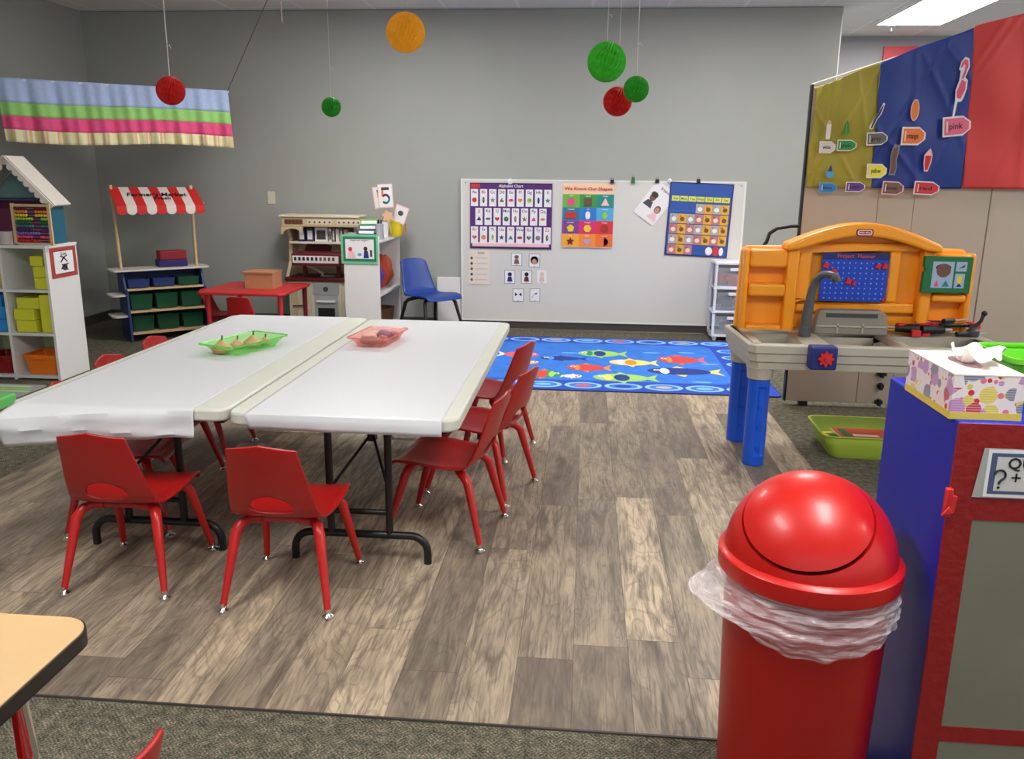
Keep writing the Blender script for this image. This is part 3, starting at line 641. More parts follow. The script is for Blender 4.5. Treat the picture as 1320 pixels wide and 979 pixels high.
def fish(b, cx, cy, l, h, m1, m2, face=-1, m3=None, fin=None):
    s = face
    b.flat([(cx-s*l*.36, cy), (cx-s*l*.62, cy+h*.5), (cx-s*l*.55, cy), (cx-s*l*.62, cy-h*.5)], .0098, fin or m2)
    b.flat([(cx-l*.1, cy+h*.4), (cx+l*.15, cy+h*.4), (cx, cy+h*.75)], .0097, fin or m2).flat([(cx-l*.1, cy-h*.4), (cx+l*.12, cy-h*.4), (cx-s*l*.05, cy-h*.75)], .0097, fin or m2)
    b.flat(ell(cx, cy, l*.45, h*.5, 24), .0100, m1)
    if m3: b.flat(ell(cx-s*l*.02, cy, l*.13, h*.44, 16), .0102, m3)
    b.flat(ell(cx+s*l*.2, cy, l*.07, h*.4, 12), .0102, m2)
    b.flat(ell(cx+s*l*.31, cy+h*.12, .022, .022, 12), .0104, RG('eye white', (235, 235, 235))).flat(ell(cx+s*l*.31, cy+h*.12, .010, .010, 8), .0106, RG('eye black', (20, 20, 30)))
gr, gd, rd, og, yw, nv, wt, pk = RG('fish green', (150, 200, 90)), RG('fish deep green', (40, 140, 80)), RG('fish red', (205, 60, 50)), RG('fish orange', (235, 130, 50)), RG('fish yellow', (235, 210, 100)), RG('fish navy', (20, 50, 130)), RG('fish white', (225, 230, 235)), RG('fish pink', (220, 90, 110))
def rp(u, v): p = at(u, v, z=.01); return p.x, p.y
for (u, v, l, h, m1, m2, f, m3, fin) in ((800, 487, .42, .22, gr, yw, -1, nv, gr), (772, 456, .36, .22, gr, gd, -1, nv, gr), (812, 467.5, .34, .2, yw, wt, -1, og, yw), (874, 464, .34, .24, rd, og, -1, None, pk), (755, 474, .3, .2, rd, og, -1, None, og), (875, 479, .5, .22, nv, wt, -1, None, yw),
                                         (700, 482, .3, .22, gd, gr, 1, rd, pk), (672, 457, .3, .2, pk, rd, 1, None, wt), (722, 462, .34, .14, nv, C('rug fish sky', (80, 150, 220), .9), -1, None, nv), (679, 467, .2, .12, og, yw, 1, None, og), (738, 485, .14, .1, wt, rd, 1, None, wt)):
    x, y = rp(u, v); fish(b, x, y, l, h, m1, m2, f, m3, fin)
for (u, v) in ((885, 455), (905, 493), (840, 455), (735, 455), (915, 470), (655, 490)): x, y = rp(u, v); b.flat(ell(x, y, .07, .02), .0097, RG('wave pale', (110, 170, 225)))
b.build('pile', t)
MB().tube([(x, y, .006) for x, y in rrect(RX0, RY0, RX1, RY1, .03, 4)]+[(RX1, RY1-.03, .006)], .0045, C('rug binding', (16, 30, 80), .8), 6).build('binding', t)
# ================================================================ plastic drawers by the board
t = thing('drawer_tower', 'white plastic tower of three clear drawers beside the whiteboard', 'drawers', (1.27, 7.22, 0))
DW = C('white plastic', (232, 232, 240), .35); CLR = make_tint('clear plastic', (226, 230, 236), .16)
x0, x1, y0, y1 = 1.085, 1.44, 7.10, 7.38; hh = .205
f = MB()
for k in range(4):
    z = .055+k*hh; f.box((x0, y0, z-.02), (x1, y1, z), DW)
for k in range(3):
    for x, y in ((x0, y0), (x1-.022, y0), (x0, y1-.022), (x1-.022, y1-.022)): f.box((x, y, .055+k*hh), (x+.022, y+.022, .035+(k+1)*hh), DW)
for x, y in ((x0+.03, y0+.03), (x1-.03, y0+.03), (x0+.03, y1-.03), (x1-.03, y1-.03)): f.lathe([(.012, 0), (.018, .012), (.02, .036)], DW, 10, M=Matrix.Translation((x, y, 0)))
f.build('frame', t, bevel=.004)
for k in range(3):
    z = .06+k*hh; dwr = MB()
    dwr.box((x0+.028, y0+.003, z), (x1-.028, y0+.007, z+.15), CLR).box((x0+.026, y0+.007, z), (x0+.03, y1-.03, z+.15), CLR).box((x1-.03, y0+.007, z), (x1-.026, y1-.03, z+.15), CLR).box((x0+.03, y0+.007, z), (x1-.03, y1-.03, z+.004), CLR)
    D = dwr.build('drawer', t); MB().box((x0+.12, y0-.012, z+.125), (x1-.12, y0+.003, z+.15), DW).build('handle', D, bevel=.003)
    m1 = [GREY, DGREY, C('toy coral', (206, 92, 70))][k]
    c = MB(); random.seed(k)
    for q in range(14): c.cbox((x0+.08+random.random()*.19, y0+.065+random.random()*.12, z+.022+random.random()*.07), (.09, .07, .035), [m1, m1, SILV][q % 3])
    o = MB(); o = c.build('drawer_contents'); tag(o, 'assorted %s bits inside the %s clear drawer' % (['grey', 'dark grey', 'coral red'][k], ['bottom', 'middle', 'top'][k]), 'toys', kind='stuff')
# ================================================================ honeycomb paper balls
def paper_ball(u, v, rpx, y, c, label, hue, sw=.0014):
    p = at(u, v, y=y); d = (Vector(p)-Vector((0, 0, CHT))).length; r = rpx/CF*(Vector(p)-Vector((0, 0, CHT))).dot(_fw)
    t = thing('hanging_paper_ball', label, 'paper ball', p, 0, 'honeycomb paper balls')
    n = 28; R = 14; vs = []
    for i in range(R+1):
        a = PI*i/R
        for k in range(2*n):
            ph = PI*k/n; q = r*(1 if k % 2 == 0 else .86+.05*math.cos(i*PI)); vs.append((q*math.sin(a)*math.cos(ph), q*math.sin(a)*math.sin(ph), -r*math.cos(a)))
    N = 2*n; fs = [(i*N+k, i*N+(k+1) % N, (i+1)*N+(k+1) % N, (i+1)*N+k) for i in range(R) for k in range(N)]
    b = MB(Matrix.Rotation(.3, 4, 'Y')); b.add(vs, fs, make_ball(hue, c) if hue not in _M else _M[hue], None, False); b.build('ball', t, world=False)
    s = MB().tube([(0, 0, r*.97), (0, 0, ZC-p.z-.005)], sw, C('white string', (205, 200, 190), .8), 6)
    kz = r+.12*(1.5-r*6)
    s.tube([(0, 0, kz), (.012, 0, kz+.004), (.018, 0, kz-.01)], sw, C('white string', (205, 200, 190), .8), 5)
    s.build('string', t, world=False)
paper_ball(220, 117, 18, 4.0, (205, 30, 22), 'red paper ball hanging before the striped valance', 'red tissue', .0022)
paper_ball(427, 138, 12.5, 4.6, (40, 155, 40), 'smallest green paper ball, hanging alone left of the yellow one', 'dark green tissue', .0010)
paper_ball(523, 42, 25, 4.3, (245, 190, 45), 'yellow paper ball hanging at the top of the picture', 'yellow tissue', .001)
paper_ball(782, 80, 25, 4.2, (75, 200, 50), 'largest green paper ball, above the red one', 'green tissue', .0018)
paper_ball(796, 131, 18.5, 4.5, (205, 30, 22), 'red paper ball partly behind two green paper balls', 'red tissue', .0018)
paper_ball(820, 115, 16.5, 4.1, (50, 170, 40), 'smaller green paper ball hanging in front of the red ball', 'mid green tissue', .0024)
# ================================================================ hanging striped valance
a, b_ = at(2, 100, z=1.99), at(293, 117, z=1.99)
d = (b_-a); L = d.length; ux = d.normalized(); nrm = Vector((ux.y, -ux.x, 0)); rz = math.atan2(ux.y, ux.x)
t = thing('hanging_valance', 'striped blue, green and pink valance curtain hung from the ceiling', 'curtain', a, rz)
def strips(z0, z1, nz, mfun, name, extra=0):
    g = MB()
    def fn(i, j):
        s_ = -.05*(1-0)+i*(L+.05); z = z0+(z1-z0)*j; k = (0-z)/.44
        fold = .018*math.sin(s_*34)+.012*math.sin(s_*71+1)+.02*math.exp(-((s_-.22)/.03)**2)+.024*math.exp(-((s_-L*.56)/.03)**2)
        return (s_+.03*max(0, k)*(1-i*.3), -.015-fold*(.35+.65*k), z-.012*k*math.sin(s_*4.3))
    g.grid(fn, 140, nz, mfun)
    return g.build(name, t, world=False, solid=.0012)
VB, VG, VP = C('valance blue', (176, 194, 230), .8, noise=.05, nscale=40), C('valance green', (156, 212, 118), .8, noise=.05, nscale=40), C('valance pink', (234, 84, 138), .8, noise=.05, nscale=40)
w = NT('valance plaid'); tc = w.n('TexCoord').outputs['Object']; sx = w.n('SeparateXYZ', {0: tc}).outputs[0]
w1 = w.math('SINE', w.math('MULTIPLY', sx, 62)); w2 = w.math('SINE', w.math('MULTIPLY', sx, 170))
VS = w.out(Base_Color=w.mix(w.n('MapRange', {0: w2, 1: .2, 2: .9, 3: 0, 4: .5}).outputs[0], w.ramp(w.math('MULTIPLY_ADD', w1, .5, .5), [(0, (236, 232, 170)), (.5, (232, 222, 176)), (.8, (225, 150, 140)), (1, (206, 214, 120))]), rgb((244, 240, 226))), Roughness=.85)
strips(0, -.165, 8, VB, 'blue_band'); strips(-.165, -.257, 6, VG, 'green_band'); strips(-.257, -.352, 5, VP, 'pink_band'); strips(-.352, -.44, 5, VS, 'striped_hem')
MB().tube([(-.08, 0, -.008), (L+.01, 0, -.008)], .009, PWHITE, 10).build('rod', t, world=False)
rr = MB(); hk = Matrix.Rotation(-rz, 4, 'Z')
e = Vector((L, 0, -.005)); c2 = at(362, 10, y=6.1); c2.z = ZC-.005; loc = Matrix.Translation(a) @ Matrix.Rotation(rz, 4, 'Z')
q = loc.inverted() @ c2
CRD = C('brown cord', (108, 92, 84), .8)
rr.tube([e, q, q+Vector((.004, 0, -.32))], .003, CRD, 6).build('cord', t, world=False); MB().tube([(-.08, 0, 0), (-.2, 0, ZC-a.z-.005)], .003, CRD, 6).build('cord', t, world=False)
# ================================================================ divider panels with coloured cloths
PY = 5.05
BEI = mat('beige divider laminate', (190, 176, 158), .38, noise=.02, nscale=2)
t = thing('room_divider', 'tall beige divider panels with black edge behind the orange workbench', 'divider', (1.8, PY, 0))
xs = [1.243, 1.66, 1.86, 2.275]
for i in range(3): MB().box((xs[i]+.001, PY, .03), (xs[i+1]-.001, PY+.03, 1.845 if i == 0 else 1.93), BEI).build('panel', t, bevel=.002)
Mr = Matrix.Translation((2.28, PY, 0)) @ Matrix.Rotation(.02, 4, 'Z')
MB(Mr).box((0, 0, .03), (1.1, .03, 2.0), BEI).build('panel', t, bevel=.002)
MB().box((1.232, PY-.004, .03), (1.243, PY+.034, 1.86), BLACK).build('edge_trim', t)
MB().tube([(.98, PY+.02, .86), at(988, 312, y=PY+.02), at(992, 301, y=PY+.02), at(1002, 294.5, y=PY+.02), at(1020, 291.5, y=PY+.02), at(1038, 292, y=PY+.02)], .011, BLACKM, 10).tube([(1.235, PY+.02, .5), (.98, PY+.02, .55), (.98, PY+.02, .86)], .011, BLACKM, 10).build('tube_arm', t)
for z, w_ in ((.215, .05), (.14, .035), (.04, .04)):
    MB().cbox((1.79, PY-.012, z), (w_, .024, .02), BLACK).cbox((1.79, PY-.02, z), (.016, .03, .04), BLACK).build('latch', t)
for x in (1.35, 2.2): MB().cbox((x, PY+.015, .015), (.05, .04, .03), BLACK).build('foot', t)
SEAMY = PY-.02
def cloth(name, u0, u1, vt0, vt1, vb, m, label, seed, bulge=0, zoff=0, over=0):
    A, B = at(u0, vt0, y=SEAMY), at(u1, vt1, y=SEAMY); xb0 = at(u0-(13 if u0 < 1200 else 16), vb, y=SEAMY).x; xb1 = at(u1-(14 if u1 < 1200 else 18), vb, y=SEAMY).x; zb = at((u0+u1)/2, vb, y=SEAMY).z
    random.seed(seed); cr = [(random.random(), random.random(), random.random()*2-1) for _ in range(6)]
    def fn(i, j):
        xt = A.x+(B.x-A.x)*i; xb = xb0+(xb1-xb0)*i; zt = A.z+(B.z-A.z)*i+.004*math.sin(i*7+seed)
        z = zb+(zt-zb)*j; x = xb+(xt-xb)*j-bulge*math.sin(PI*min(1, j*1.6))*max(0, .25-i)
        y = SEAMY+.000-.007*math.sin(x*19+j*3+seed)*(.4+.6*j)-.004*math.sin(j*11+x*9)
        for (ci, cj, sg) in cr:
            dline = (i-ci)*.6+(j-cj)*sg*.8; y -= .006*math.exp(-(dline/.02)**2)
        return (x, y-zoff, z)
    o = MB().grid(fn, 60, 70, m).build(name, None, solid=.0008)
    return tag(o, label, 'cloth', 'coloured cloths draped over the divider')
CY, CB, CR = C('yellow table cloth', (164, 152, 40), .5, sub=0), C('blue table cloth', (18, 52, 138), .42), C('red table cloth', (206, 52, 48), .48)
cloth('hanging_cloth', 1053, 1136, 112, 80.5, 242, CY, 'yellow plastic cloth hanging at the left end of the divider', 3, bulge=.05)
cloth('hanging_cloth', 1135, 1256, 80.5, 35, 243, CB, 'blue plastic cloth hanging between the yellow and red cloths', 5, zoff=.010)
cloth('hanging_cloth', 1255, 1420, 35, -12, 244, CR, 'red plastic cloth hanging at the right end of the divider', 8, zoff=.018)
A, B = at(1053, 112, y=PY+.015), at(1420, -12, y=PY+.015)
for (pa, pb) in (((1053, 112), (1136, 80.5)),): pass
tag(MB().tube([(1.236, PY+.015, 1.862), A+Vector((0, 0, .022)), B, (B.x+.3, PY+.015, ZC-.01)], .004, C('white string', (205, 200, 190), .8), 8).build('clothesline'), 'thin line running up over the divider that carries the coloured cloths', 'line')
# crayon shaped labels and cut-out pictures
CYP = SEAMY-.040
GN = {'y': SEAMY-.022}
def crayon(u0, v0, u1, v1, c, word, label, tilt=0, edge=PWHITE):
    a = at(u0, (v0+v1)/2, y=CYP); b = at(u1, (v0+v1)/2, y=CYP); L = b.x-a.x; H = (v1-v0)/CF*(CYP)*1.0
    M0 = frame((a.x, CYP, a.z), tilt=tilt); mc = C('crayon '+word, c, .5)
    out = lambda g, L=L, H=H: [(g, -H/2+g), (L*.72, -H/2+g), (L-g, -H*.18), (L-g, H*.18), (L*.72, H/2-g), (g, H/2-g)]
    m = MB(M0).prism(out(0), 0, .0012, edge).prism(out(H*.09), .0012, .0020, mc).rect(L*.14, -H*.28, L*.18, H*.28, .0020, PWHITE).text(word, L*.46, 0, H*.42, BLACK, z=.0021, width=L*.48)
    tag(m.build('crayon_label'), label, 'label', 'crayon shaped colour labels on the cloths')
crayon(1056, 183, 1077, 197, (214, 212, 206), 'white', 'white crayon shaped label on the yellow cloth')
crayon(1079, 181, 1104, 194, (40, 145, 60), 'green', 'green crayon shaped label on the yellow cloth')
crayon(1117, 172, 1144, 187, (105, 100, 92), 'gray', 'grey crayon label across the yellow and blue cloth seam', tilt=.05)
crayon(1162, 165, 1193, 186, (240, 125, 50), 'orange', 'orange crayon shaped label on the blue cloth', tilt=.0)
crayon(1215, 153, 1251, 176, (232, 105, 140), 'pink', 'pink crayon label across the blue and red cloth seam', tilt=.10)
crayon(1117, 212, 1143, 229, (236, 232, 70), 'yellow', 'bright yellow crayon label on the yellow and blue seam')
crayon(1056, 236, 1079, 248, (45, 125, 195), 'blue', 'blue crayon label on the bottom edge of the yellow cloth', edge=SKY)
crayon(1090, 235, 1115, 247, (100, 55, 150), 'purple', 'purple crayon label on the bottom edge of the yellow cloth')
crayon(1137, 234, 1165, 250, (125, 90, 80), 'brown', 'brown crayon label on the bottom edge of the blue cloth', tilt=-.04, edge=LPINK)
crayon(1178, 234, 1211, 250, (210, 50, 60), 'red', 'red crayon label on the bottom edge of the blue cloth', tilt=-.04)
def cutout(name, u, v, label, parts, s=1, tilt=0):
    p = at(u, v, y=CYP); m = MB(frame(p, tilt=tilt))
    for k, (pts, mm) in enumerate(parts): m.prism([(x*s, y*s) for x, y in pts], .0008*k, .0008*(k+1), mm)
    tag(m.build(name), label, 'cut-out picture', 'paper cut-out pictures on the cloths')
cutout('chalk_cutout', 1068, 169, 'white stick picture above the white crayon label', [(rrect(-.012, -.045, .012, .04, .005), PWHITE), (ell(0, .046, .010, .012, 10), TAN)])
cutout('leaf_cutout', 1091, 167, 'green leaf picture above the green crayon label', [([(0, -.04), (.018, -.015), (.014, .02), (.003, .05), (-.012, .02), (-.017, -.015)], C('leaf green', (50, 130, 50))), ([(-.001, -.05), (.001, -.05), (.001, .03), (-.001, .03)], LIME)])
cutout('mouse_cutout', 1131, 152, 'grey and black strip picture above the grey crayon label', [([(-.035, -.06), (-.02, -.06), (.0, -.01), (.02, .02), (.034, .075), (.024, .08), (.004, .03), (-.02, -.01), (-.04, -.05)], PWHITE), ([(-.03, -.055), (-.022, -.055), (-.004, -.008), (.016, .022), (.028, .07), (.022, .066), (.0, .022), (-.02, -.015)], DGREY)])
cutout('orange_cutout', 1179.5, 142, 'orange oval carrot picture above the orange crayon label', [(ell(0, 0, .023, .058), LPINK), (ell(0, 0, .018, .052), ORG)])
flam = [([(-.016, -.185), (-.008, -.185), (-.004, -.07), (.012, -.07), (.022, -.055), (.032, .0), (.028, .045), (.012, .058), (.018, .08), (.026, .115), (.016, .155), (-.006, .162), (-.024, .135), (-.028, .095), (-.018, .09), (-.016, .04), (-.026, -.01), (-.018, -.06)], PWHITE),
        ([(-.018, -.02), (-.012, -.05), (.008, -.055), (.024, -.005), (.02, .035), (-.004, .045)], PINK), ([(-.006, .05), (.004, .05), (.012, .08), (.018, .115), (.010, .145), (-.006, .150), (-.018, .13), (-.022, .105), (-.012, .108), (-.006, .125), (.002, .12), (.002, .09)], PINK)]
cutout('flamingo_cutout', 1238.5, 114, 'pink flamingo picture above the pink crayon label', flam, 1.0, tilt=-.06)
cutout('bear_cutout', 1152.5, 206, 'brown strip picture above the brown crayon label', [([(-.022, -.085), (.014, -.085), (.02, -.04), (.014, .0), (.022, .04), (.026, .085), (.012, .078), (-.004, .086), (-.016, .06), (-.022, .02), (-.018, -.04)], GREY), ([(-.016, -.075), (.008, -.075), (.014, -.04), (.008, .0), (.014, .04), (.012, .07), (-.01, .06), (-.016, .02), (-.012, -.04)], BROWN)])
cutout('strawberry_cutout', 1195.5, 207, 'red pointed picture above the red crayon label', [([(-.012, -.06), (.008, -.06), (.022, -.01), (.024, .03), (.010, .066), (-.004, .05), (-.02, .03), (-.02, -.01)], LPINK), ([(-.008, -.052), (.004, -.052), (.016, -.01), (.018, .026), (-.014, .026), (-.014, -.01)], BRED)])
cutout('drop_cutout', 1070, 221, 'blue drop picture above the blue crayon label', [(ell(0, -.012, .022, .024), SKY), ([(-.012, 0), (.012, 0), (.002, .038)], NAVY)])
# ================================================================ orange toy workbench
t = thing('toy_workbench', 'orange and grey toy workbench with blue legs before the divider', 'toy workbench', (1.3, 4.1, 0))
OR = mat('orange moulded plastic', (252, 160, 30), .38, coat=.1); GB = mat('warm grey moulded plastic', (178, 172, 156), .45); BLUEP = mat('blue moulded plastic leg', (18, 84, 205), .3); GB2 = mat('darker grey plastic', (140, 134, 124), .45)
x0, x1, y0, y1, zt, zb = .765, 1.96, 3.85, 4.44, .602, .482
# body: rim with two wells
def loop(pts, z): return [(p[0], p[1], z) for p in pts]
out = [(x0+.0, y0+.03), (x0+.03, y0), (x1-.03, y0), (x1, y0+.03), (x1, y1-.05), (x1-.05, y1), (x0+.04, y1), (x0-.03, y1-.06)]
b = MB(); N = len(out); cx, cy = (x0+x1)/2, (y0+y1)/2
def sc(k, z, pts=out): return [(cx+(p[0]-cx)*(1-k/abs(x1-cx)), cy+(p[1]-cy)*(1-k/abs(y1-cy)), z) for p in pts]
lv = [sc(.05, zb), sc(.022, zb), sc(.018, zb+.035), sc(.010, zb+.038), sc(.008, zb+.075), sc(.0, zb+.08), sc(0, zt-.006), sc(.006, zt), sc(.022, zt)]
vs = sum(lv, []); b.add(vs, [tuple(reversed(range(N)))]+[(i*N+k, i*N+(k+1) % N, (i+1)*N+(k+1) % N, (i+1)*N+k) for i in range(len(lv)-1) for k in range(N)], GB, None, False)
# top deck with two wells (left small, middle wide, right)
wells = [(.83, 3.90, 1.02, 4.22), (1.14, 3.90, 1.42, 4.16), (1.50, 3.90, 1.90, 4.16)]
ti = sc(.022, zt); gx = sorted({.79, 1.94}|{w[0] for w in wells}|{w[2] for w in wells}); gy = [3.868, 3.90, 4.16, 4.22, 4.42]
def inw(x, y): return any(w[0] < x < w[2] and w[1] < y < w[3] for w in wells)
for i in range(len(gx)-1):
    for j in range(len(gy)-1):
        X, Y = (gx[i]+gx[i+1])/2, (gy[j]+gy[j+1])/2
        if not inw(X, Y): b.box((gx[i], gy[j], zt-.012), (gx[i+1], gy[j+1], zt), GB)
for w_ in wells:
    b.box((w_[0], w_[1], zt-.07), (w_[2], w_[3], zt-.065), GB2)
    for q in ((w_[0]-.004, w_[1], w_[0], w_[3]), (w_[2], w_[1], w_[2]+.004, w_[3]), (w_[0], w_[1]-.004, w_[2], w_[1]), (w_[0], w_[3], w_[2], w_[3]+.004)): b.box((q[0], q[1], zt-.07), (q[2], q[3], zt-.002), GB)
b.build('bench_body', t, bevel=.006)
for (lx, ly) in ((.838, 3.925), (.822, 4.30), (1.86, 3.925), (1.86, 4.30)):
    cc = MB().lathe([(.052, zb-.055), (.058, zb-.05), (.062, zb-.005), (.066, zb+.004)], GB, 24, M=Matrix.Translation((lx, ly, 0)))
    cc.build('leg_socket', t)
    b = MB(); n = 96; prof = [(.044, 0), (.050, .006), (.052, .05), (.0515, .062), (.050, .385), (.050, .395), (.050, .43)]
    vs = []
    for r, z in prof:
        for k in range(n):
            a = 2*PI*k/n; g = .0
            dd = abs((a-1.5*PI-.25+PI) % (2*PI)-PI); flute = 1-.30*max(0, 1-(dd/.46)**6) if .055 < z < .39 else 1
            vs.append((lx+r*flute*math.cos(a), ly+r*flute*math.sin(a), z))
    b.add(vs, [(i*n+k, i*n+(k+1) % n, (i+1)*n+(k+1) % n, (i+1)*n+k) for i in range(6) for k in range(n)]+[tuple(reversed(range(n))), tuple(6*n+k for k in range(n))], BLUEP)
    for z in (.09, .19, .29): b.cbox((lx+.010, ly-.036, z), (.020, .016, .010), BLUEP)
    b.build('leg', t)
# backboard
YK = 4.30
def bx(u, v, y=YK): return at(u, v, y=y)
L0, C0, C1, R1 = .79, 1.03, 1.68, 1.90; top = 1.015
bk = MB(frame((0, YK, 0)))
arch = [(C0+(C1-C0)*i/14, 1.045+.085*math.sin(PI*i/14)) for i in range(15)]
outl = [(L0-.012, .59), (R1, .59), (R1-.01, top-.03), (R1-.035, top), (C1+.01, top)]+arch[::-1]+[(C0-.01, top+.004), (L0+.03, top), (L0, top-.02)]
bk.prism(outl, -.10, -.035, OR)
b_ = bk
# raised frames around recesses on the front
def ring(mb, x0, z0, x1, z1, w, d, z=-.035):
    for q in ((x0, z0, x1, z0+w), (x0, z1-w, x1, z1), (x0, z0+w, x0+w, z1-w), (x1-w, z0+w, x1, z1-w)): mb.box((q[0], q[1], z), (q[2], q[3], z+d), OR)
bk.box((L0, .59, -.035), (L0+.03, top-.01, .035), OR).box((C0-.03, .59, -.035), (C0+.03, top, .035), OR).box((C1-.03, .59, -.035), (C1+.03, top, .035), OR).box((R1-.03, .59, -.035), (R1, top-.015, .035), OR)
bk.box((L0+.03, top-.10, -.035), (C0-.03, top-.012, .04), OR).box((C1+.03, top-.06, -.035), (R1-.03, top-.02, .04), OR)
for z in (.79,): bk.box((L0+.03, z-.02, -.035), (C0-.03, z+.045, .045), OR)
bk.box((L0+.03, .59, -.035), (C0-.03, .625, .03), OR)
bk.box((C1+.03, .76, -.035), (R1-.03, .80, .045), OR).box((C1+.03, .60, -.035), (R1-.03, .66, .03), OR)
bk.box((C0+.03, 1.0, -.035), (C1-.03, 1.04, .0), OR).box((C0+.03, .69, -.035), (C1-.03, .745, .0), OR).box((1.50, .745, -.035), (1.56, 1.0, .0), OR).box((C0+.03, .745, -.035), (1.13, 1.0, .0), OR)
bk.build('backboard', t, bevel=.014, seg=3)
ar = MB(frame((0, YK, 0)))
oo = [(C0-.045, 1.0)]+[(C0-.045+(C1-C0+.09)*i/20, 1.035+.105*math.sin(PI*i/20)) for i in range(21)]+[(C1+.045, 1.0)]+[(C1+.0-(C1-C0)*i/20, 1.0+.075*math.sin(PI*i/20)) for i in range(1, 20)]
ar.prism(oo, -.06, .07, OR); ar.build('arched_hood', t, bevel=.014, seg=3)
# oval maker badge
pb = bx(1115, 300, YK-.073); A_ = MB(frame((pb.x, YK-.070, pb.z)))
A_.prism(rrect(-.040, -.017, .040, .017, .012), 0, .004, MAROON).prism(rrect(-.034, -.0125, .034, .0125, .010), .004, .005, PWHITE).prism(rrect(-.030, -.009, .030, .009, .007), .005, .0055, BRED).text('little tikes', 0, 0, .014, PWHITE, z=.0056).build('badge', t)
# peg board
p0, p1 = bx(1060, 325), bx(1136, 389)
Fb = frame((p0.x, YK-.006, p1.z), tilt=0); w_, h_ = p1.x-p0.x+.01, p0.z-p1.z
pg = MB(Fb); pg.box((0, 0, 0), (w_, h_, .012), C('peg board blue', (24, 66, 190), .35)).box((0, h_*.86, .012), (w_, h_, .013), NAVY)
for i in range(11):
    for j in range(8): pg.lathe([(.0042, 0), (.0042, .004), (.0025, .0045)], C('peg pale', (110, 160, 235)), 6, M=Matrix.Translation((w_*(i+.8)/11.6, h_*(j+.6)/9.6, .012)))
pg.text('Project  Planner', w_/2, h_*.93, .028, C('peg label red', (200, 70, 80)), z=.013)
P_ = pg.build('peg_board', t)
for (x, y, s_) in ((.18, .62, .018), (.42, .42, .02), (.50, .38, .012), (.84, .74, .018), (.94, .74, .018), (.06, .74, .02), (.97, .05, .010)):
    MB(Fb).prism(star(w_*x, h_*y, s_, 4, .6, .4), .012, .026, BRED).build('red_peg', P_)
# green plaque with picture stickers on the right wing
p0, p1 = bx(1191, 330, YK-.055), bx(1247, 378, YK-.055); Fg = frame((p0.x, YK-.05, p1.z)); w_, h_ = p1.x-p0.x, p0.z-p1.z
tag_g = MB(Fg).prism([(0, 0), (w_, 0), (w_, h_), (0, h_), (0, h_*.72), (.008, h_*.68), (.008, h_*.6), (0, h_*.56)], 0, .025, DGREEN).build('green_plaque', t, bevel=.003)
MB(Fg).rect(w_*.18, h_*.14, w_*.62, h_*.86, .0255, C('sticker pale blue', (160, 178, 206))).flat(ell(w_*.41, h_*.62, w_*.15, h_*.19), .0264, BROWN).flat(ell(w_*.40, h_*.70, w_*.16, h_*.10), .0262, MAROON).flat([(w_*.24, h_*.18), (w_*.34, h_*.18), (w_*.29, h_*.36)], .0264, PINK).flat([(w_*.4, h_*.18), (w_*.56, h_*.18), (w_*.48, h_*.36)], .0264, TEAL) \
  .rect(w_*.66, h_*.60, w_*.88, h_*.86, .0255, C('sticker pale blue', (160, 178, 206))).flat([(w_*.7, h_*.66), (w_*.84, h_*.72), (w_*.84, h_*.8)], .0264, DGREY).rect(w_*.66, h_*.14, w_*.86, h_*.54, .0255, C('sticker pale blue', (160, 178, 206))).flat(ell(w_*.76, h_*.38, .012, .02), .0264, YEL).flat([(w_*.7, h_*.18), (w_*.82, h_*.18), (w_*.76, h_*.28)], .0264, NAVY).build('sticker', tag_g)
p0 = bx(1170, 420, YK-.03); MB(frame((p0.x+.02, YK-.0305, .678-.045), lean=-.15)).prism([(0, 0), (.19, 0), (.16, .035), (.02, .035)], 0, .002, MAROON).prism([(.012, .005), (.10, .005), (.085, .030), (.025, .030)], .002, .003, C('decal lilac', (190, 190, 215))).prism([(.105, .005), (.135, .005), (.12, .030), (.095, .030)], .002, .003, PURPLE).build('decal', t)
# grey tool case on the bench, its slot and the tools in it
tc0 = MB(frame((0, 4.17, 0)))
tc0.prism([(1.13, zt-.002), (1.49, zt-.002), (1.475, .70), (1.455, .722), (1.165, .722), (1.145, .70)], -.07, 0, GB2)
tc0.build('tool_case', t, bevel=.008)
MB(frame((0, 4.17, 0))).box((1.185, .688, -.0), (1.43, .708, .003), DGREY).box((1.14, .64, 0), (1.48, .648, .006), GB).box((1.24, .61, 0), (1.248, .66, .006), GB).box((1.36, .61, 0), (1.368, .66, .006), GB).build('case_slot', t)
# blue knob box with red gear knob
p0 = at(1046, 447, y=3.79); p1 = at(1078, 478, y=3.79)
kb = MB().box((p0.x, 3.785, p1.z), (p1.x, 3.856, p0.z), NAVY).build('knob_box', t, bevel=.010, seg=3, label='dark blue control box')
c = at(1064.5, 463, y=3.785); Mk = frame((c.x, 3.786, c.z)); k_ = MB(Mk)
k_.prism([(.030*(1+.22*math.cos(8*a))*math.cos(a), .030*(1+.22*math.cos(8*a))*math.sin(a)) for a in [2*PI*i/48 for i in range(48)]], 0, .012, BRED).prism(ell(0, 0, .012, .012), .012, .024, BRED, taper=.8)
k_.build('gear_knob', kb, label='red gear shaped knob')
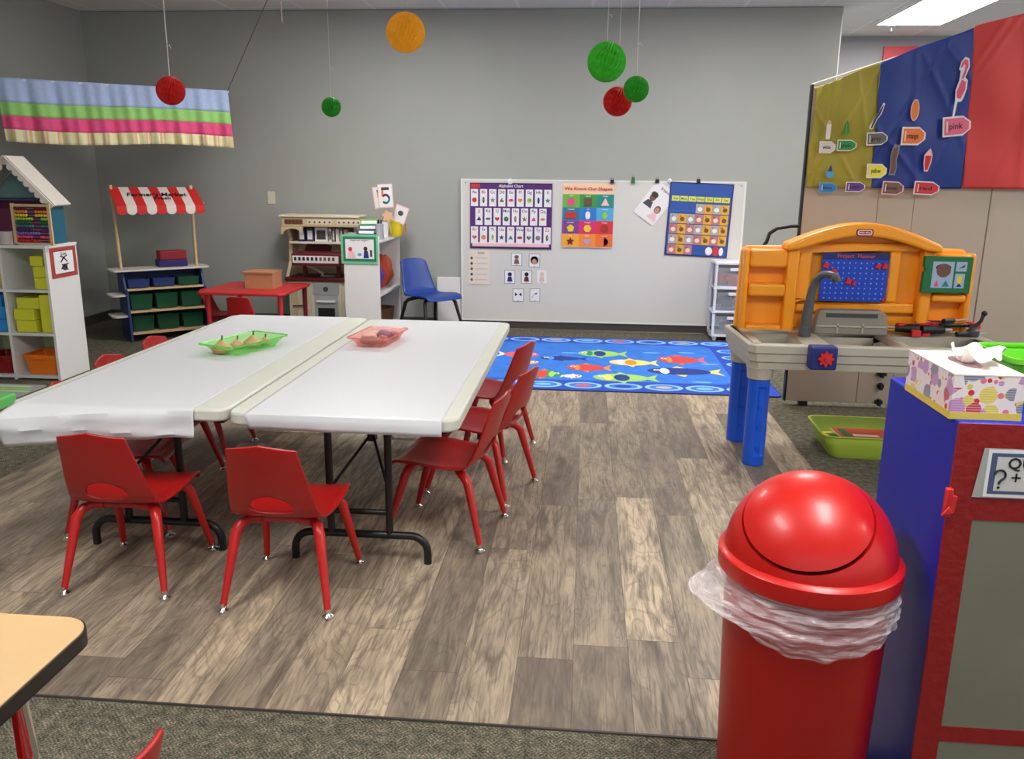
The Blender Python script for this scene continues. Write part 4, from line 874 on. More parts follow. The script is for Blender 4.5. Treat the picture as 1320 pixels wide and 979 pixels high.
# crane arm hose
DP_ = C('dark grey hose', (78, 80, 80), .45)
pts = [at(1037, 427, y=4.10), at(1042, 398, y=4.10), at(1047, 374, y=4.10), at(1052, 361, y=4.10), at(1060, 354.5, y=4.08), at(1069, 354, y=4.05), at(1077, 357.5, y=4.02)]
pts[0].z = zt; h = MB().tube(pts, [.026, .024, .020, .018, .018, .017, .019], DP_, 16)
h.tube([pts[0]+Vector((0, 0, .0)), pts[0]+(pts[1]-pts[0])*.35], .029, DP_, 16)
h.tube([pts[-1]-Vector((.02, 0, -.002)), pts[-1], pts[-1]+Vector((.012, -.006, -.022))], [.019, .021, .016], DP_, 14); h.build('crane_arm', t)
# loose tools
def tool(name, parts, label, loc, rz, cat='toy tool', group='toy tools on the workbench'):
    m = MB(Matrix.Translation(loc) @ Matrix.Rotation(rz, 4, 'Z')); parts(m); return tag(m.build(name, bevel=.002), label, cat, group)
def saw(m): m.prism([(0, 0), (.16, .008), (.16, .02), (0, .045)], 0, .006, SILV).prism(rrect(-.08, -.01, .0, .055, .015), -.005, .012, BRED)
def wrench(m): m.box((-.08, -.009, 0), (.08, .009, .01), BRED).prism(rrect(.07, -.022, .11, .022, .008), 0, .012, BRED).prism(rrect(-.10, -.015, -.075, .015, .006), 0, .012, BRED)
def driver(m): m.tube([(-.07, 0, .015), (0, 0, .015)], .013, BLACK, 10).tube([(0, 0, .015), (.09, 0, .015)], .004, SILV, 8)
def hammer(m): m.tube([(-.09, 0, .015), (.07, 0, .015)], .010, BLACK, 10).box((.06, -.045, .002), (.09, .045, .028), BRED)
def drill(m): m.tube([(-.05, 0, .03), (.06, 0, .03)], [.024, .02], BLACK, 12).tube([(.06, 0, .03), (.10, 0, .03)], .008, SILV, 8).box((-.05, -.016, .0), (-.01, .07, .03), BRED)
zw = zt-.064
tool('toy_saw', saw, 'red handled grey toy saw in the middle well of the workbench', (1.30, 4.0, zw+.005), .1)
tool('toy_wrench', wrench, 'red toy wrench in the middle well of the workbench', (1.30, 4.08, zw), .05)
zr = zt+.001
tool('toy_hammer', hammer, 'black and red toy hammer at the right end of the workbench', (1.76, 4.06, zw), .15, group='toy tools at the right end')
tool('toy_drill', drill, 'black toy drill with red grip on the right bench deck', (1.70, 4.195, zr), .1, group='toy tools at the right end')
tool('toy_screwdriver', driver, 'black toy screwdriver at the right end of the workbench', (1.88, 4.19, zr), .2, group='toy tools at the right end')
tool('toy_saw', lambda m: m.prism([(0, 0), (.16, .008), (.16, .02), (0, .045)], 0, .006, DGREY).prism(rrect(-.08, -.01, .0, .055, .015), -.005, .012, YEL), 'dark toy saw with yellow handle on the right of the workbench', (1.62, 3.96, zw+.005), .12, group='toy tools at the right end')
tool('toy_pliers', lambda m: m.tube([(-.07, -.02, .01), (0, 0, .012), (.05, .012, .01)], .008, BRED, 8).tube([(-.07, .03, .01), (0, .004, .012), (.05, -.010, .01)], .008, BLACK, 8), 'red and black toy pliers near the tissue box side of the bench', (1.70, 3.99, zw), .2, group='toy tools at the right end')
for i, (f_, x, y, z, a, lb) in enumerate(((wrench, 1.64, 4.235, .045, .2, 'red toy wrench propped on the drill at the right of the workbench'), (driver, 1.76, 4.225, .002, -.3, 'black toy screwdriver behind the pile of tools at the right'), (hammer, 1.84, 4.24, .034, .15, 'black and red toy hammer on top of the tool pile at the right'),
    (driver, 1.80, 4.20, .064, .5, 'short black toy screwdriver pointing up right of the tool pile'), (drill, 1.60, 4.22, .002, 2.9, 'second black toy drill at the left end of the tool pile'))):
    tool(['toy_wrench', 'toy_screwdriver', 'toy_hammer', 'toy_screwdriver', 'toy_drill'][i], f_, lb, (x, y, zt+z), a, group='toy tools at the right end')
tool('toy_clamp', lambda m: m.lathe([(.026, 0), (.03, .008), (.03, .03), (.018, .04), (.018, .05)], DGREY, 16).tube([(0, 0, .045), (.03, .0, .075), (.04, 0, .11)], .009, BLACK, 8).ball((.042, 0, .115), .014, BLACK), 'black toy clamp standing up at the far right of the workbench', (1.90, 4.205, zt+.001), 0, group='toy tools at the right end')
# ================================================================ tray of magazines on the floor
t = thing('floor_tray', 'lime green plastic tray on the floor under the workbench', 'tray', (1.46, 4.2, 0), -.03)
LG = mat('lime moulded plastic', (170, 196, 70), .4); w_, l_, h_ = .26, .19, .12
def rg(k, z, a=w_, b=l_): return [(p[0], p[1], z) for p in rrect(-a*k, -b*k, a*k, b*k, .05*k, 5)]
lv = [rg(.80, .002), rg(.86, .02), rg(.96, h_-.04), rg(.97, h_-.035), rg(1.0, h_), rg(1.03, h_)]; n = len(lv[0]); m = MB()
m.add(sum(lv, []), [tuple(reversed(range(n)))]+[(i*n+k, i*n+(k+1) % n, (i+1)*n+(k+1) % n, (i+1)*n+k) for i in range(5) for k in range(n)], LG); m.build('tub', t, world=False, solid=.004)
for i, (a, mm, z, dx, lb) in enumerate(((.10, YEL, .04, -.02, 'yellow covered magazine lowest in the lime tray'), (-.06, C('cover orange red', (200, 70, 50)), .056, .03, 'orange red magazine on top in the lime tray'))):
    M0 = Matrix.Translation((1.46+dx, 4.19, z+.03)) @ Matrix.Rotation(a, 4, 'Z') @ Matrix.Rotation(-.10, 4, 'X')
    mg = MB(M0).box((-.19, -.125, 0), (.19, .125, .006), PWHITE).box((-.19, -.125, .006), (.19, .125, .0075), mm).box((-.12, -.09, .0075), (.0, -.04, .0082), CREAM).box((-.17, -.11, .0075), (-.13, .08, .0082), DGREEN)
    tag(mg.build('magazine'), lb, 'magazine', 'magazines in the lime tray')
# ================================================================ dome lid waste bin
BXc, BYc, ZR = .468, 1.60, .60
t = thing('swing_lid_bin', 'round red bin with domed swing lid and plastic liner in the right foreground', 'waste bin', (BXc, BYc, 0))
RB = mat('red bin plastic', (194, 22, 15), .36, coat=.1); RB2 = mat('red bin body plastic', (166, 18, 12), .35)
Mb = Matrix.Translation((BXc, BYc, 0))
MB(Mb).lathe([(.138, 0), (.143, .004), (.146, .02), (.162, ZR-.03), (.162, ZR-.028)], RB2, 64).build('bin_body', t)
MB(Mb).lathe([(.168, ZR-.020), (.177, ZR-.021), (.178, ZR-.016), (.178, ZR+.012), (.172, ZR+.018), (.166, ZR+.020), (.160, ZR+.014)], RB, 72).build('lid_rim', t)
RD = .1655; zc = ZR+.010; dax = Vector((-.23, -.50, .83)).normalized()
q = dax.to_track_quat('Z', 'Y').to_matrix().to_4x4(); th1 = math.radians(45)
m = MB(Matrix.Translation((BXc, BYc, zc)) @ q); vs = []; nk = 96; R_ = 40; a0 = th1+.048
for i in range(R_+1):
    a = a0+(PI*.86-a0)*i/R_; rr_ = RD
    for k in range(nk): vs.append((rr_*math.sin(a)*math.cos(2*PI*k/nk), rr_*math.sin(a)*math.sin(2*PI*k/nk), rr_*math.cos(a)))
for k in range(nk): vs.append(((RD-.012)*math.sin(a0)*math.cos(2*PI*k/nk), (RD-.012)*math.sin(a0)*math.sin(2*PI*k/nk), (RD-.012)*math.cos(a0)))
fs = [(i*nk+k, i*nk+(k+1) % nk, (i+1)*nk+(k+1) % nk, (i+1)*nk+k) for i in range(R_) for k in range(nk)]+[((R_+1)*nk+k, (R_+1)*nk+(k+1) % nk, (k+1) % nk, k) for k in range(nk)]
m.add(vs, fs, RB); dome = m.build('dome_lid', t)
bm = bmesh.new(); bm.from_mesh(dome.data); bmesh.ops.bisect_plane(bm, geom=bm.verts[:]+bm.edges[:]+bm.faces[:], plane_co=(0, 0, zc), plane_no=(0, 0, -1), clear_outer=True); bm.to_mesh(dome.data); bm.free()
m = MB(Matrix.Translation((BXc, BYc, zc)) @ q); vs = []; R2 = RD+.002
for i in range(21):
    a = th1*i/20
    for k in range(nk): vs.append((R2*math.sin(a)*math.cos(2*PI*k/nk), R2*math.sin(a)*math.sin(2*PI*k/nk), R2*math.cos(a)))
for k in range(nk): vs.append(((R2-.01)*math.sin(th1)*math.cos(2*PI*k/nk), (R2-.01)*math.sin(th1)*math.sin(2*PI*k/nk), (R2-.01)*math.cos(th1)))
m.add(vs, [(i*nk+k, i*nk+(k+1) % nk, (i+1)*nk+(k+1) % nk, (i+1)*nk+k) for i in range(21) for k in range(nk)], RB); m.build('swing_door', t)
# inner dark cylinder wall behind the groove is the inside of the bin; liner skirt
LIN = make_film('thin clear bin liner', (236, 226, 228), .30, .22)
def skirt(i, j):
    a = 2*PI*i; r = .1655+.010*math.sin(j*PI)
    z = ZR-.018-j*(.088+.020*math.cos(a+PI*.45)+.008*math.sin(a*3+.6))
    fl = max(0, math.cos(a-3.35))**2; r += .040*fl*math.exp(-((j-.62)/.26)**2)+.022*max(0, math.cos(a-3.35))**14*math.exp(-((j-.6)/.12)**2)
    r += .0035*math.sin(j*19+a*3+2*math.sin(a*2))*min(1, j*3)+.0015*math.sin(a*11+j*6)+.002*math.sin(j*41-a*5)*min(1, j*3)+.0008*math.sin(a*29+j*9)
    return (BXc+r*math.cos(a), BYc+r*math.sin(a), z+.003*math.sin(a*17)*j)
ln = MB().grid(skirt, 200, 60, LIN).build('bin_liner', t, solid=0)
# ================================================================ blue and red cabinet, right foreground
cx0, cx1, cy0, cy1, cz = .672, 1.42, 1.485, 1.84, .925
t = thing('toy_cabinet', 'blue cabinet with red taped front and grey panels at the right edge', 'cabinet', ((cx0+cx1)/2, (cy0+cy1)/2, 0))
BC = mat('glossy blue cabinet cover', (8, 32, 168), .38, spec=.3, noise=.05, nscale=5); RT_ = mat('dark red tape', (142, 18, 16), .45, bump=.2, bscale=60); MG = mat('grey green panel', (122, 120, 104), .3, noise=.06, nscale=4)
MB().box((cx0, cy0+.004, 0), (cx1, cy1, cz), BC).build('cabinet_body', t, bevel=.004)
fr = MB(); rails = [(.742, cz-.001), (.278, .312), (.0, .04)]
for z0_, z1_ in rails: fr.box((cx0+.045, cy0, z0_), (cx1, cy0+.004, z1_), RT_)
fr.box((cx0+.0, cy0, 0), (cx0+.045, cy0+.004, cz-.001), RT_); fr.box((cx0-.0012, cy0, 0), (cx0, cy0+.006, cz-.001), RT_); fr.build('front_frame', t)
for z0_, z1_ in ((.312, .742), (.04, .278)): MB().box((cx0+.045, cy0+.001, z0_), (cx1, cy0+.0035, z1_), MG).build('grey_panel', t)
m = MB().cbox((cx0-.004, cy0-.004, .776), (.012, .012, .055), BRED).prism([(-.012, -.02), (.010, -.012), (.012, .02), (-.006, .024)], 0, .006, BRED, M=frame((cx0-.002, cy0-.004, .77))).prism([(-.014, -.006), (.008, .0), (.0, .014)], .006, .010, BRED, M=frame((cx0-.004, cy0-.004, .758)))
m.build('tape_flap', t, bevel=.002, label='crumpled bright red tape end')
# question sign
p0 = at(1268, 578, y=cy0-.002); Fs = frame((p0.x-.004, cy0-.0015, p0.z-.093)); m = MB(Fs)
m.prism([(-.004, 0), (.30, 0), (.30, .093), (.006, .093)], 0, .001, C('laminate grey', (170, 172, 166), .25)).box((.014, .002, .001), (.30, .091, .0014), PWHITE).box((.020, .008, .0014), (.298, .085, .0018), C('sign border slate', (74, 86, 124)))
m.prism([p for p in [(.030, .014), (.29, .014), (.29, .078), (.030, .078)]], .0018, .0022, C('sign face', (206, 204, 198)))
m.text('QUESTION', .048, .0655, .030, BLACK, z=.0022, align='LEFT').tube([(.034+.0095*math.cos(a)+.004, .044+.0095*math.sin(a), .0025) for a in [PI*.95-1.35*PI*i/12 for i in range(13)]]+[(.038, .030, .0025), (.038, .027, .0025)], .0021, BLACK, 8).prism(ell(.038, .0205, .0026, .0026, 10), .0022, .003, BLACK).box((.058, .0385, .0022), (.074, .0415, .003), BLACK).box((.0645, .032, .0022), (.0675, .048, .003), BLACK).text('!', .09, .036, .05, BLACK, z=.0022)
tag(m.build('taped_sign'), 'white laminated sign with question mark taped to the red cabinet front', 'sign')
# tissue box
t = thing('tissue_box', 'flower and dot patterned tissue box on the blue cabinet', 'tissue box', (.75, 1.62, cz))
q0, q1, r0, r1 = .662, .785, 1.508, 1.725; YB_ = C('tissue yellow base', (222, 200, 80), .5)
MB().box((q0, r0, cz+.014), (q1, r1, cz+.083), TISSUE).build('carton', t); MB().box((q0-.0005, r0-.0005, cz+.0005), (q1+.0005, r1+.0005, cz+.014), YB_).box((q0-.0003, r0-.0003, cz+.081), (q1+.0003, r1+.0003, cz+.0835), CREAM).build('yellow_band', t)
m = MB().prism(ell((q0+q1)/2, (r0+r1)/2, .022, .055), cz+.0835, cz+.0842, C('tissue slot', (190, 150, 158))); m.build('opening', t)
random.seed(4)
def tis(i, j):
    a = 2*PI*i; rr = (.010+.030*j**.7)*(1+.25*math.sin(3*a+1)+.12*math.sin(7*a)); 
    return ((q0+q1)/2+.0+rr*math.cos(a)*1.0+.018*j, (r0+r1)/2+rr*math.sin(a)*1.25-.01*j, cz+.084+.026*math.sin(j*PI*.7)+.010*math.sin(5*a+2*j)*j)
MB().grid(tis, 60, 14, C('tissue paper', (240, 236, 230), .8)).build('tissue', t, solid=.0006)
t = thing('green_bin', 'bright green bin at the right edge behind the tissue box', 'bin', (.99, 1.72, cz))
GR_ = mat('bright green plastic', (110, 205, 50), .35)
lv = [[(p[0]*k, p[1]*k, z) for p in rrect(-.17, -.09, .17, .09, .02, 4)] for k, z in ((.86, .001), (.96, .075), (1, .078), (1, .088), (.97, .088), (.94, .078))]; n = len(lv[0])
MB().add(sum(lv, []), [tuple(reversed(range(n)))]+[(i*n+k, i*n+(k+1) % n, (i+1)*n+(k+1) % n, (i+1)*n+k) for i in range(5) for k in range(n)], GR_).build('tub', t, world=False, solid=.002)
tag(MB(Matrix.Translation((.84, 1.56, cz))).lathe([(.018, 0), (.022, .01), (.020, .045), (.012, .055), (0, .057)], C('toy orange', (235, 120, 40), .4), 18).build('toy_cup'), 'small orange toy cup in front of the green bin at the right edge', 'toy')
# ================================================================ white shelf unit at the left edge
sx0, sx1, sy0, sy1, sz = -4.36, -3.425, 5.07, 5.40, .885
t = thing('cube_shelf', 'white cube shelf unit at the left edge holding coloured blocks and bins', 'shelf', ((sx0+sx1)/2, (sy0+sy1)/2, 0))
T_ = .018; cw_ = (sx1-sx0-4*T_)/3
for x in [sx0+i*(cw_+T_) for i in range(4)]:
    MB().box((x, sy0, 0), (x+T_, sy1, sz-.02), WHITE).build('side_panel' if x in (sx0,) or x > sx1-.03 else 'divider', t, bevel=.0015)
rows = [.03, .315, .60]
MB().box((sx0-.005, sy0-.005, sz-.02), (sx1+.005, sy1, sz), WHITE).build('top_panel', t, bevel=.002)
for z in rows: MB().box((sx0+T_, sy0+.003, z-.018), (sx1-T_, sy1-.01, z), WHITE).build('shelf_board', t)
MB().box((sx0+.01, sy1-.008, .02), (sx1-.01, sy1-.001, sz-.02), C('pale green back panel', (196, 206, 150), .6)).build('back_panel', t)
cellx = [sx0+T_+i*(cw_+T_) for i in range(3)]
YBK = C('foam block yellow', (222, 218, 52), .7); BBK = C('foam block blue', (40, 140, 215), .7)
def block(x0, x1, z0, z1, y0, m, label, grp, dep=.2):
    b = MB().box((x0, y0, z0), (x1, y0+dep, z1), m); tag(b.build('foam_block', bevel=.004), label, 'block', grp)
X2 = cellx[2]
block(X2+.19, X2+.28, .602, .675, sy0+.02, YBK, 'lowest of three yellow blocks stacked in the top right shelf cell', 'foam blocks')
block(X2+.19, X2+.28, .677, .75, sy0+.02, YBK, 'middle one of three yellow blocks in the top right shelf cell', 'foam blocks')
block(X2+.175, X2+.262, .752, .815, sy0+.02, YBK, 'top one of three yellow blocks in the top right shelf cell', 'foam blocks')
block(X2+.205, X2+.285, .318, .565, sy0+.02, YBK, 'upright yellow block at the right of the middle shelf row', 'foam blocks')
block(X2+.03, X2+.165, .318, .395, sy0+.02, YBK, 'lower yellow block beside the upright one in the middle row', 'foam blocks')
block(X2+.02, X2+.160, .397, .47, sy0+.02, YBK, 'middle yellow block of the middle shelf row stack', 'foam blocks')
block(X2+.05, X2+.200, .472, .545, sy0+.02, YBK, 'top yellow block of the middle shelf row stack', 'foam blocks')
X1 = cellx[1]
block(X1+.13, X1+.27, .318, .40, sy0+.02, BBK, 'lower blue block in the middle row at the left edge', 'blue foam blocks')
block(X1+.13, X1+.265, .402, .485, sy0+.02, BBK, 'middle blue block in the middle row at the left edge', 'blue foam blocks')
block(X1+.11, X1+.25, .487, .56, sy0+.02, BBK, 'top blue block in the middle row at the left edge', 'blue foam blocks')
def bin_(x, y, w, d, h, m, label, z=.032):
    t = thing('storage_bin', label, 'bin', (x, y, z), 0)
    lv = [[(p[0]*k, p[1]*k, zz) for p in rrect(-w/2, -d/2, w/2, d/2, .02, 4)] for k, zz in ((.82, .001), (.95, h-.03), (1.0, h-.028), (1.03, h), (.99, h), (.95, h-.01))]; n = len(lv[0])
    MB().add(sum(lv, []), [tuple(reversed(range(n)))]+[(i*n+k, i*n+(k+1) % n, (i+1)*n+(k+1) % n, (i+1)*n+k) for i in range(5) for k in range(n)], m).build('tub', t, world=False, solid=.002)
    MB().box((-w*.2, -d*.56, h-.03), (w*.2, -d*.5, h-.015), m).build('handle', t, world=False, bevel=.002)
    return t
bin_(X2+.16, sy0+.13, .235, .22, .135, mat('orange bin plastic', (240, 120, 20), .4), 'orange plastic bin in the bottom right shelf cell')
bin_(X1+.165, sy0+.13, .20, .22, .12, mat('dark red bin plastic', (140, 16, 22), .4), 'dark red bin in the bottom shelf row at the left edge')
tag(MB().cbox((X1+.25, sy0+.10, .66), (.05, .05, .115), YEL).cbox((X1+.25, sy0+.073, .67), (.03, .004, .03), BLACK).build('toy_figure', bevel=.006), 'small yellow and black toy in the top row at the left edge', 'toy')
# red framed picture on the side
M0 = Matrix.Translation((sx1+.0005, 5.105, .668)) @ Matrix.Rotation(PI/2, 4, 'Z') @ Matrix.Rotation(PI/2, 4, 'X')
t = thing('framed_notice', 'red bordered notice with black drawing on the side of the white shelf', 'notice', (sx1, 5.24, .67))
MB(M0).box((0, 0, 0), (.275, .195, .003), C('brick red card', (178, 70, 58), .5)).build('border', t)
m = MB(M0).box((.035, .028, .003), (.24, .170, .004), PWHITE).box((.028, .022, .0028), (.247, .176, .0034), MAROON)
m.text('Quiet', .137, .152, .028, DGREY, z=.004)
for a, b in (((.10, .14), (.17, .10)), ((.17, .14), (.10, .10)), ((.10, .055), (.18, .085)), ((.11, .085), (.17, .045))): m.tube([(a[0], a[1], .005), ((a[0]+b[0])/2, (a[1]+b[1])/2+.008, .005), (b[0], b[1], .005)], .004, BLACK, 6)
m.flat(ell(.14, .065, .03, .022), .0046, DGREY); m.build('notice_sheet', t)
# dolls house front with gable roof on the shelf
hx, hy, rzh = -3.675, 5.235, .16
t = thing('toy_house', 'toy house with white scalloped gable roof and teal walls on the shelf', 'toy house', (hx, hy, sz), rzh)
R0 = mat('white painted roof', (220, 212, 200), .6); TL = mat('grey teal wall', (120, 156, 150), .7); TL2 = mat('deep teal wall', (24, 96, 120), .6)
hw, hd, he, hp = .225, .095, .29, .545
m = MB(); m.box((-hw, hd-.012, 0), (hw, hd, he), C('house mauve back', (120, 50, 80), .7)); m.prism([(-hw, he), (hw, he), (0, hp-.02)], 0, .012, TL, M=Matrix.Translation((0, hd, 0)) @ Matrix.Rotation(PI/2, 4, 'X')); m.build('back_wall', t, world=False)
for sx in (-1, 1): MB().box((sx*hw-.012, -hd, 0), (sx*hw+.012, hd-.012, he), TL2).build('side_wall', t, world=False, label='deep teal side wall')
MB().box((-hw+.012, -hd, he-.012), (hw-.012, hd-.012, he), C('house navy trim', (44, 50, 90), .6)).build('attic_floor', t, world=False)
for sx in (-1, 1):
    ang = math.atan2(hp-he, hw); Ls = math.hypot(hp-he, hw)+.065
    Mr = Matrix.Translation((0, 0, hp)) @ Matrix.Scale(sx, 4, (1, 0, 0)) @ Matrix.Rotation(ang, 4, 'Y')
    MB(Mr).box((0, -hd-.03, 0), (Ls, hd+.01, .014), R0).build('roof_slope', t, world=False)
    k = 9; zz = [(0, .006)]+[(Ls, .006), (Ls, -.012)]
    for i in range(k, 0, -1): zz += [(Ls*(i-.25)/k, -.034), (Ls*(i-.5)/k, -.036), (Ls*(i-.75)/k, -.034), (Ls*(i-1)/k+.001, -.018)]
    Mz = Mr @ Matrix.Translation((0, -hd-.03, 0)) @ Matrix.Rotation(PI/2, 4, 'X')
    MB(Mz).prism([(p[0], p[1]) for p in zz], 0, .010, R0).build('scalloped_trim', t, world=False)
# abacus
p0 = at(22, 313, y=5.09); p1 = at(68, 313, y=5.09); ax0, ax1 = -3.635, -3.375
t = thing('bead_abacus', 'wooden abacus with rows of rainbow beads standing by the toy house', 'abacus', ((ax0+ax1)/2, 5.085, sz))
f = MB()
for x in (ax0, ax1-.018): f.box((x, 5.083, sz+.001), (x+.018, 5.097, sz+.262), PINE)
f.box((ax0+.018, 5.085, sz+.242), (ax1-.018, 5.095, sz+.258), PINE).box((ax0+.018, 5.085, sz+.004), (ax1-.018, 5.095, sz+.016), PINE)
for x in (ax0, ax1-.018): f.box((x-.001, 5.083, sz+.001), (x+.019, 5.118, sz+.008), PINE)
f.build('frame', t)
bc = [MAROON, ORG, YEL, LIME, DGREEN, TEAL, PURPLE, C('bead violet', (130, 110, 200)), PINK, BRED]; random.seed(2)
for i in range(10):
    z = sz+.030+(9-i)*.0225; m = MB(); m.tube([(ax0+.018, 5.09, z), (ax1-.018, 5.09, z)], .0016, SILV, 6)
    k = random.randint(5, 9); L_ = ax1-ax0-.036-.004
    for q in range(10):
        x = ax0+.020+(q*.0175 if q < k else L_-(9-q)*.0175-.012)+.006; m.ball((x, 5.09, z), (.0082, .0095, .0095), bc[i], 10, 6)
    m.build('bead_row', t)
tag(MB(Matrix.Translation((-3.70, 5.10, sz))).lathe([(.03, 0), (.036, .005), (.04, .08), (.043, .085)], mat('clear jar', (200, 190, 185), .2), 20).build('plastic_cup'), 'pale plastic cup left of the abacus at the edge', 'cup')
# ================================================================ market stand
t = thing('market_stand', 'wooden play market stand with red and white awning in the left corner', 'play stand', (-3.54, 6.72, 0), .72)
# local: x along the front, -y towards the viewer
MB().prism(rrect(-.40, -.13, .37, .10, .04, 5), .565, .580, mat('white stand shelf', (214, 208, 200), .5)).build('counter', t, world=False)
BL = mat('stand blue panel', (30, 52, 110), .55); SG = mat('dark green bin', (14, 74, 48), .5)
def sidep(x):
    return [(-.20, 0), (.12, 0), (.12, .56), (-.06, .56), (-.12, .42), (-.17, .40)]
for x in (-.31, .31):
    MB(Matrix.Translation((x-.008, 0, 0))).prism(sidep(x), 0, .016, BL, M=Matrix(((0, 0, 1, 0), (1, 0, 0, 0), (0, 1, 0, 0), (0, 0, 0, 1)))).build('side_panel', t, world=False, label='blue side panel')
for z, y in ((.06, -.20), (.235, -.185), (.41, -.14)):
    MB().box((-.302, y, z), (.302, y+.022, z+.015), PINE).box((-.302, y+.022, z), (.302, .11, z+.01), PINE).build('shelf_board', t, world=False)
MB().box((-.302, .10, .03), (.302, .112, .56), BL).build('back_panel', t, world=False)
for z in (.20, .37):
    MB().prism(rrect(-.43, -.16, -.30, .08, .04, 5), z, z+.012, mat('white stand shelf', (214, 208, 200), .5)).build('end_shelf', t, world=False)
for x in (-.31, .29): MB().tube([(x, -.02, .580), (x-.02 if x < 0 else x, -.02, 1.245)], .0125, PINE, 10).build('post', t, world=False)
MB().tube([(-.35, -.20, 1.105), (.34, -.20, 1.105)], .006, PINE, 8).tube([(-.35, -.01, 1.215), (.32, -.01, 1.215)], .006, PINE, 8).build('awning_rod', t, world=False)
AR, AW = mat('awning red', (206, 34, 30), .7), mat('awning white', (226, 214, 206), .7)
n = 9; aw = MB(); X0, X1 = -.345, .325
prof = [(.0, 1.228), (-.09, 1.180), (-.19, 1.120), (-.245, 1.088), (-.250, 1.050)]
for i in range(n):
    x0 = X0+(X1-X0)*i/n; x1 = X0+(X1-X0)*(i+1)/n; vs = []; mm = AR if i % 2 == 0 else AW
    for y, z in prof: vs += [(x0, y, z), (x1, y, z)]
    aw.add(vs, [(2*k, 2*k+1, 2*k+3, 2*k+2) for k in range(len(prof)-1)], mm, None, False)
    aw.add([(x0, -.250, 1.050)]+[((x0+x1)/2-(x1-x0)/2*math.cos(a), -.251, 1.050-.03*math.sin(a)) for a in [PI*q/8 for q in range(1, 8)]]+[(x1, -.250, 1.050)], [tuple(range(9))], mm, None, False)
AWN = aw.build('awning', t, world=False, solid=.0015)
sl = math.atan2(1.18-1.12, .10)
m = MB(Matrix.Translation((-.01, -.13, 1.159)) @ Matrix.Rotation(sl, 4, 'X')); m.text("Farmer's Market", 0, .018, .075, BLACK, z=.004, width=.46, shear=.2).text('Fresh', .03, -.035, .06, BLACK, z=.004, shear=.2); m.build('lettering', AWN, world=False)
# crates in the stand
gi = 0
for z, mset in ((.251, (('green', SG), ('green', SG), ('green', SG))), (.076, (('green', SG), ('green', SG), ('green', SG))), (.426, (('blue', BL), ('blue', BL), ('green', SG)))):
    for k in range(3):
        nm_, mm = mset[k]; x = -.20+k*.20; Ms = Matrix.Translation((-3.54, 6.72, 0)) @ Matrix.Rotation(.72, 4, 'Z')
        q = thing('toy_crate', '%s bin %s on the %s shelf of the market stand' % (nm_, ['at the left', 'in the middle', 'at the right'][k], {.251: 'middle', .076: 'bottom', .426: 'top'}[z]), 'bin', Ms @ Vector((x, -.03, z)), .72, 'bins in the market stand')
        h = .125 if z < .4 else .07; w = .185
        lv = [[(p[0]*kk, p[1]*kk-(.0), zz) for p in rrect(-w/2, -.10 if z < .4 else -.05, w/2, .10, .012, 3)] for kk, zz in ((.88, .001), (.97, h-.01), (1.0, h), (.96, h), (.93, h-.01))]; nn = len(lv[0])
        MB().add(sum(lv, []), [tuple(reversed(range(nn)))]+[(i*nn+c, i*nn+(c+1) % nn, (i+1)*nn+(c+1) % nn, (i+1)*nn+c) for i in range(4) for c in range(nn)], mm).build('tub', q, world=False, solid=.002)
for q, (loc, d, mm, lb) in enumerate((((.09, 0, .610), (.23, .13, .058), C('dark blue box', (34, 20, 100), .5), 'dark blue box under the red one on the stand counter'), ((.095, -.002, .676), (.215, .12, .072), C('dark red box', (142, 14, 26), .5), 'red box on the counter of the market stand'))):
    b = MB(Ms).cbox(loc, d, mm); tag(b.build('toy_box', bevel=.006), lb, 'box', 'boxes on the stand counter')
# ================================================================ red play table with two chairs and a box
t = thing('play_table', 'low red plastic play table with a cardboard box on it', 'table', (-2.62, 6.45, 0))
RP = mat('red table plastic', (196, 40, 42), .4); tx0, tx1, ty0, ty1, tz = -2.98, -2.29, 6.15, 6.83, .455
MB().prism(rrect(tx0, ty0, tx1, ty1, .04, 5), tz-.022, tz, RP).build('tabletop', t, bevel=.006)
MR = mat('dark red tube', (120, 18, 30), .4)
for x, y in ((tx0+.07, ty0+.06), (tx1-.04, ty0+.05), (tx0+.09, ty1-.06), (tx1-.04, ty1-.06)): MB().tube([(x, y, tz-.02), (x, y, 0)], [.020, .014], MR if y > 6.5 else RP, 12).build('leg', t)
t = thing('cardboard_box', 'small brown cardboard box on the red play table', 'box', (-2.66, 6.45, tz))
p0, p1 = at(317, 367, y=6.42), at(353, 367, y=6.42); q0 = p0.x
MB().box((p0.x, 6.40, tz+.001), (p1.x, 6.60, tz+.128), CARD).build('carton', t); MB().box((p0.x-.006, 6.392, tz+.122), (p1.x+.002, 6.608, tz+.134), CARD).prism([(0, 0), (-.03, .0), (-.012, .018)], 0, .2, CARD, M=Matrix.Translation((p0.x, 6.60, tz+.118)) @ Matrix.Rotation(PI/2, 4, 'X')).build('flap', t)
REDC = mat('red toddler chair', (192, 30, 34), .4)
make_chair('toddler_chair', 'red toddler chair pushed under the front of the red play table', REDC, REDL, CHROME, .0, False, (-2.60, 6.22, 0), 0, 'toddler chairs at the play table', .80, 1)
make_chair('toddler_chair', 'red toddler chair at the left end of the red play table', REDC, REDL, CHROME, .0, False, (-2.87, 6.44, 0), facing(1, .05), 'toddler chairs at the play table', .80, 1)
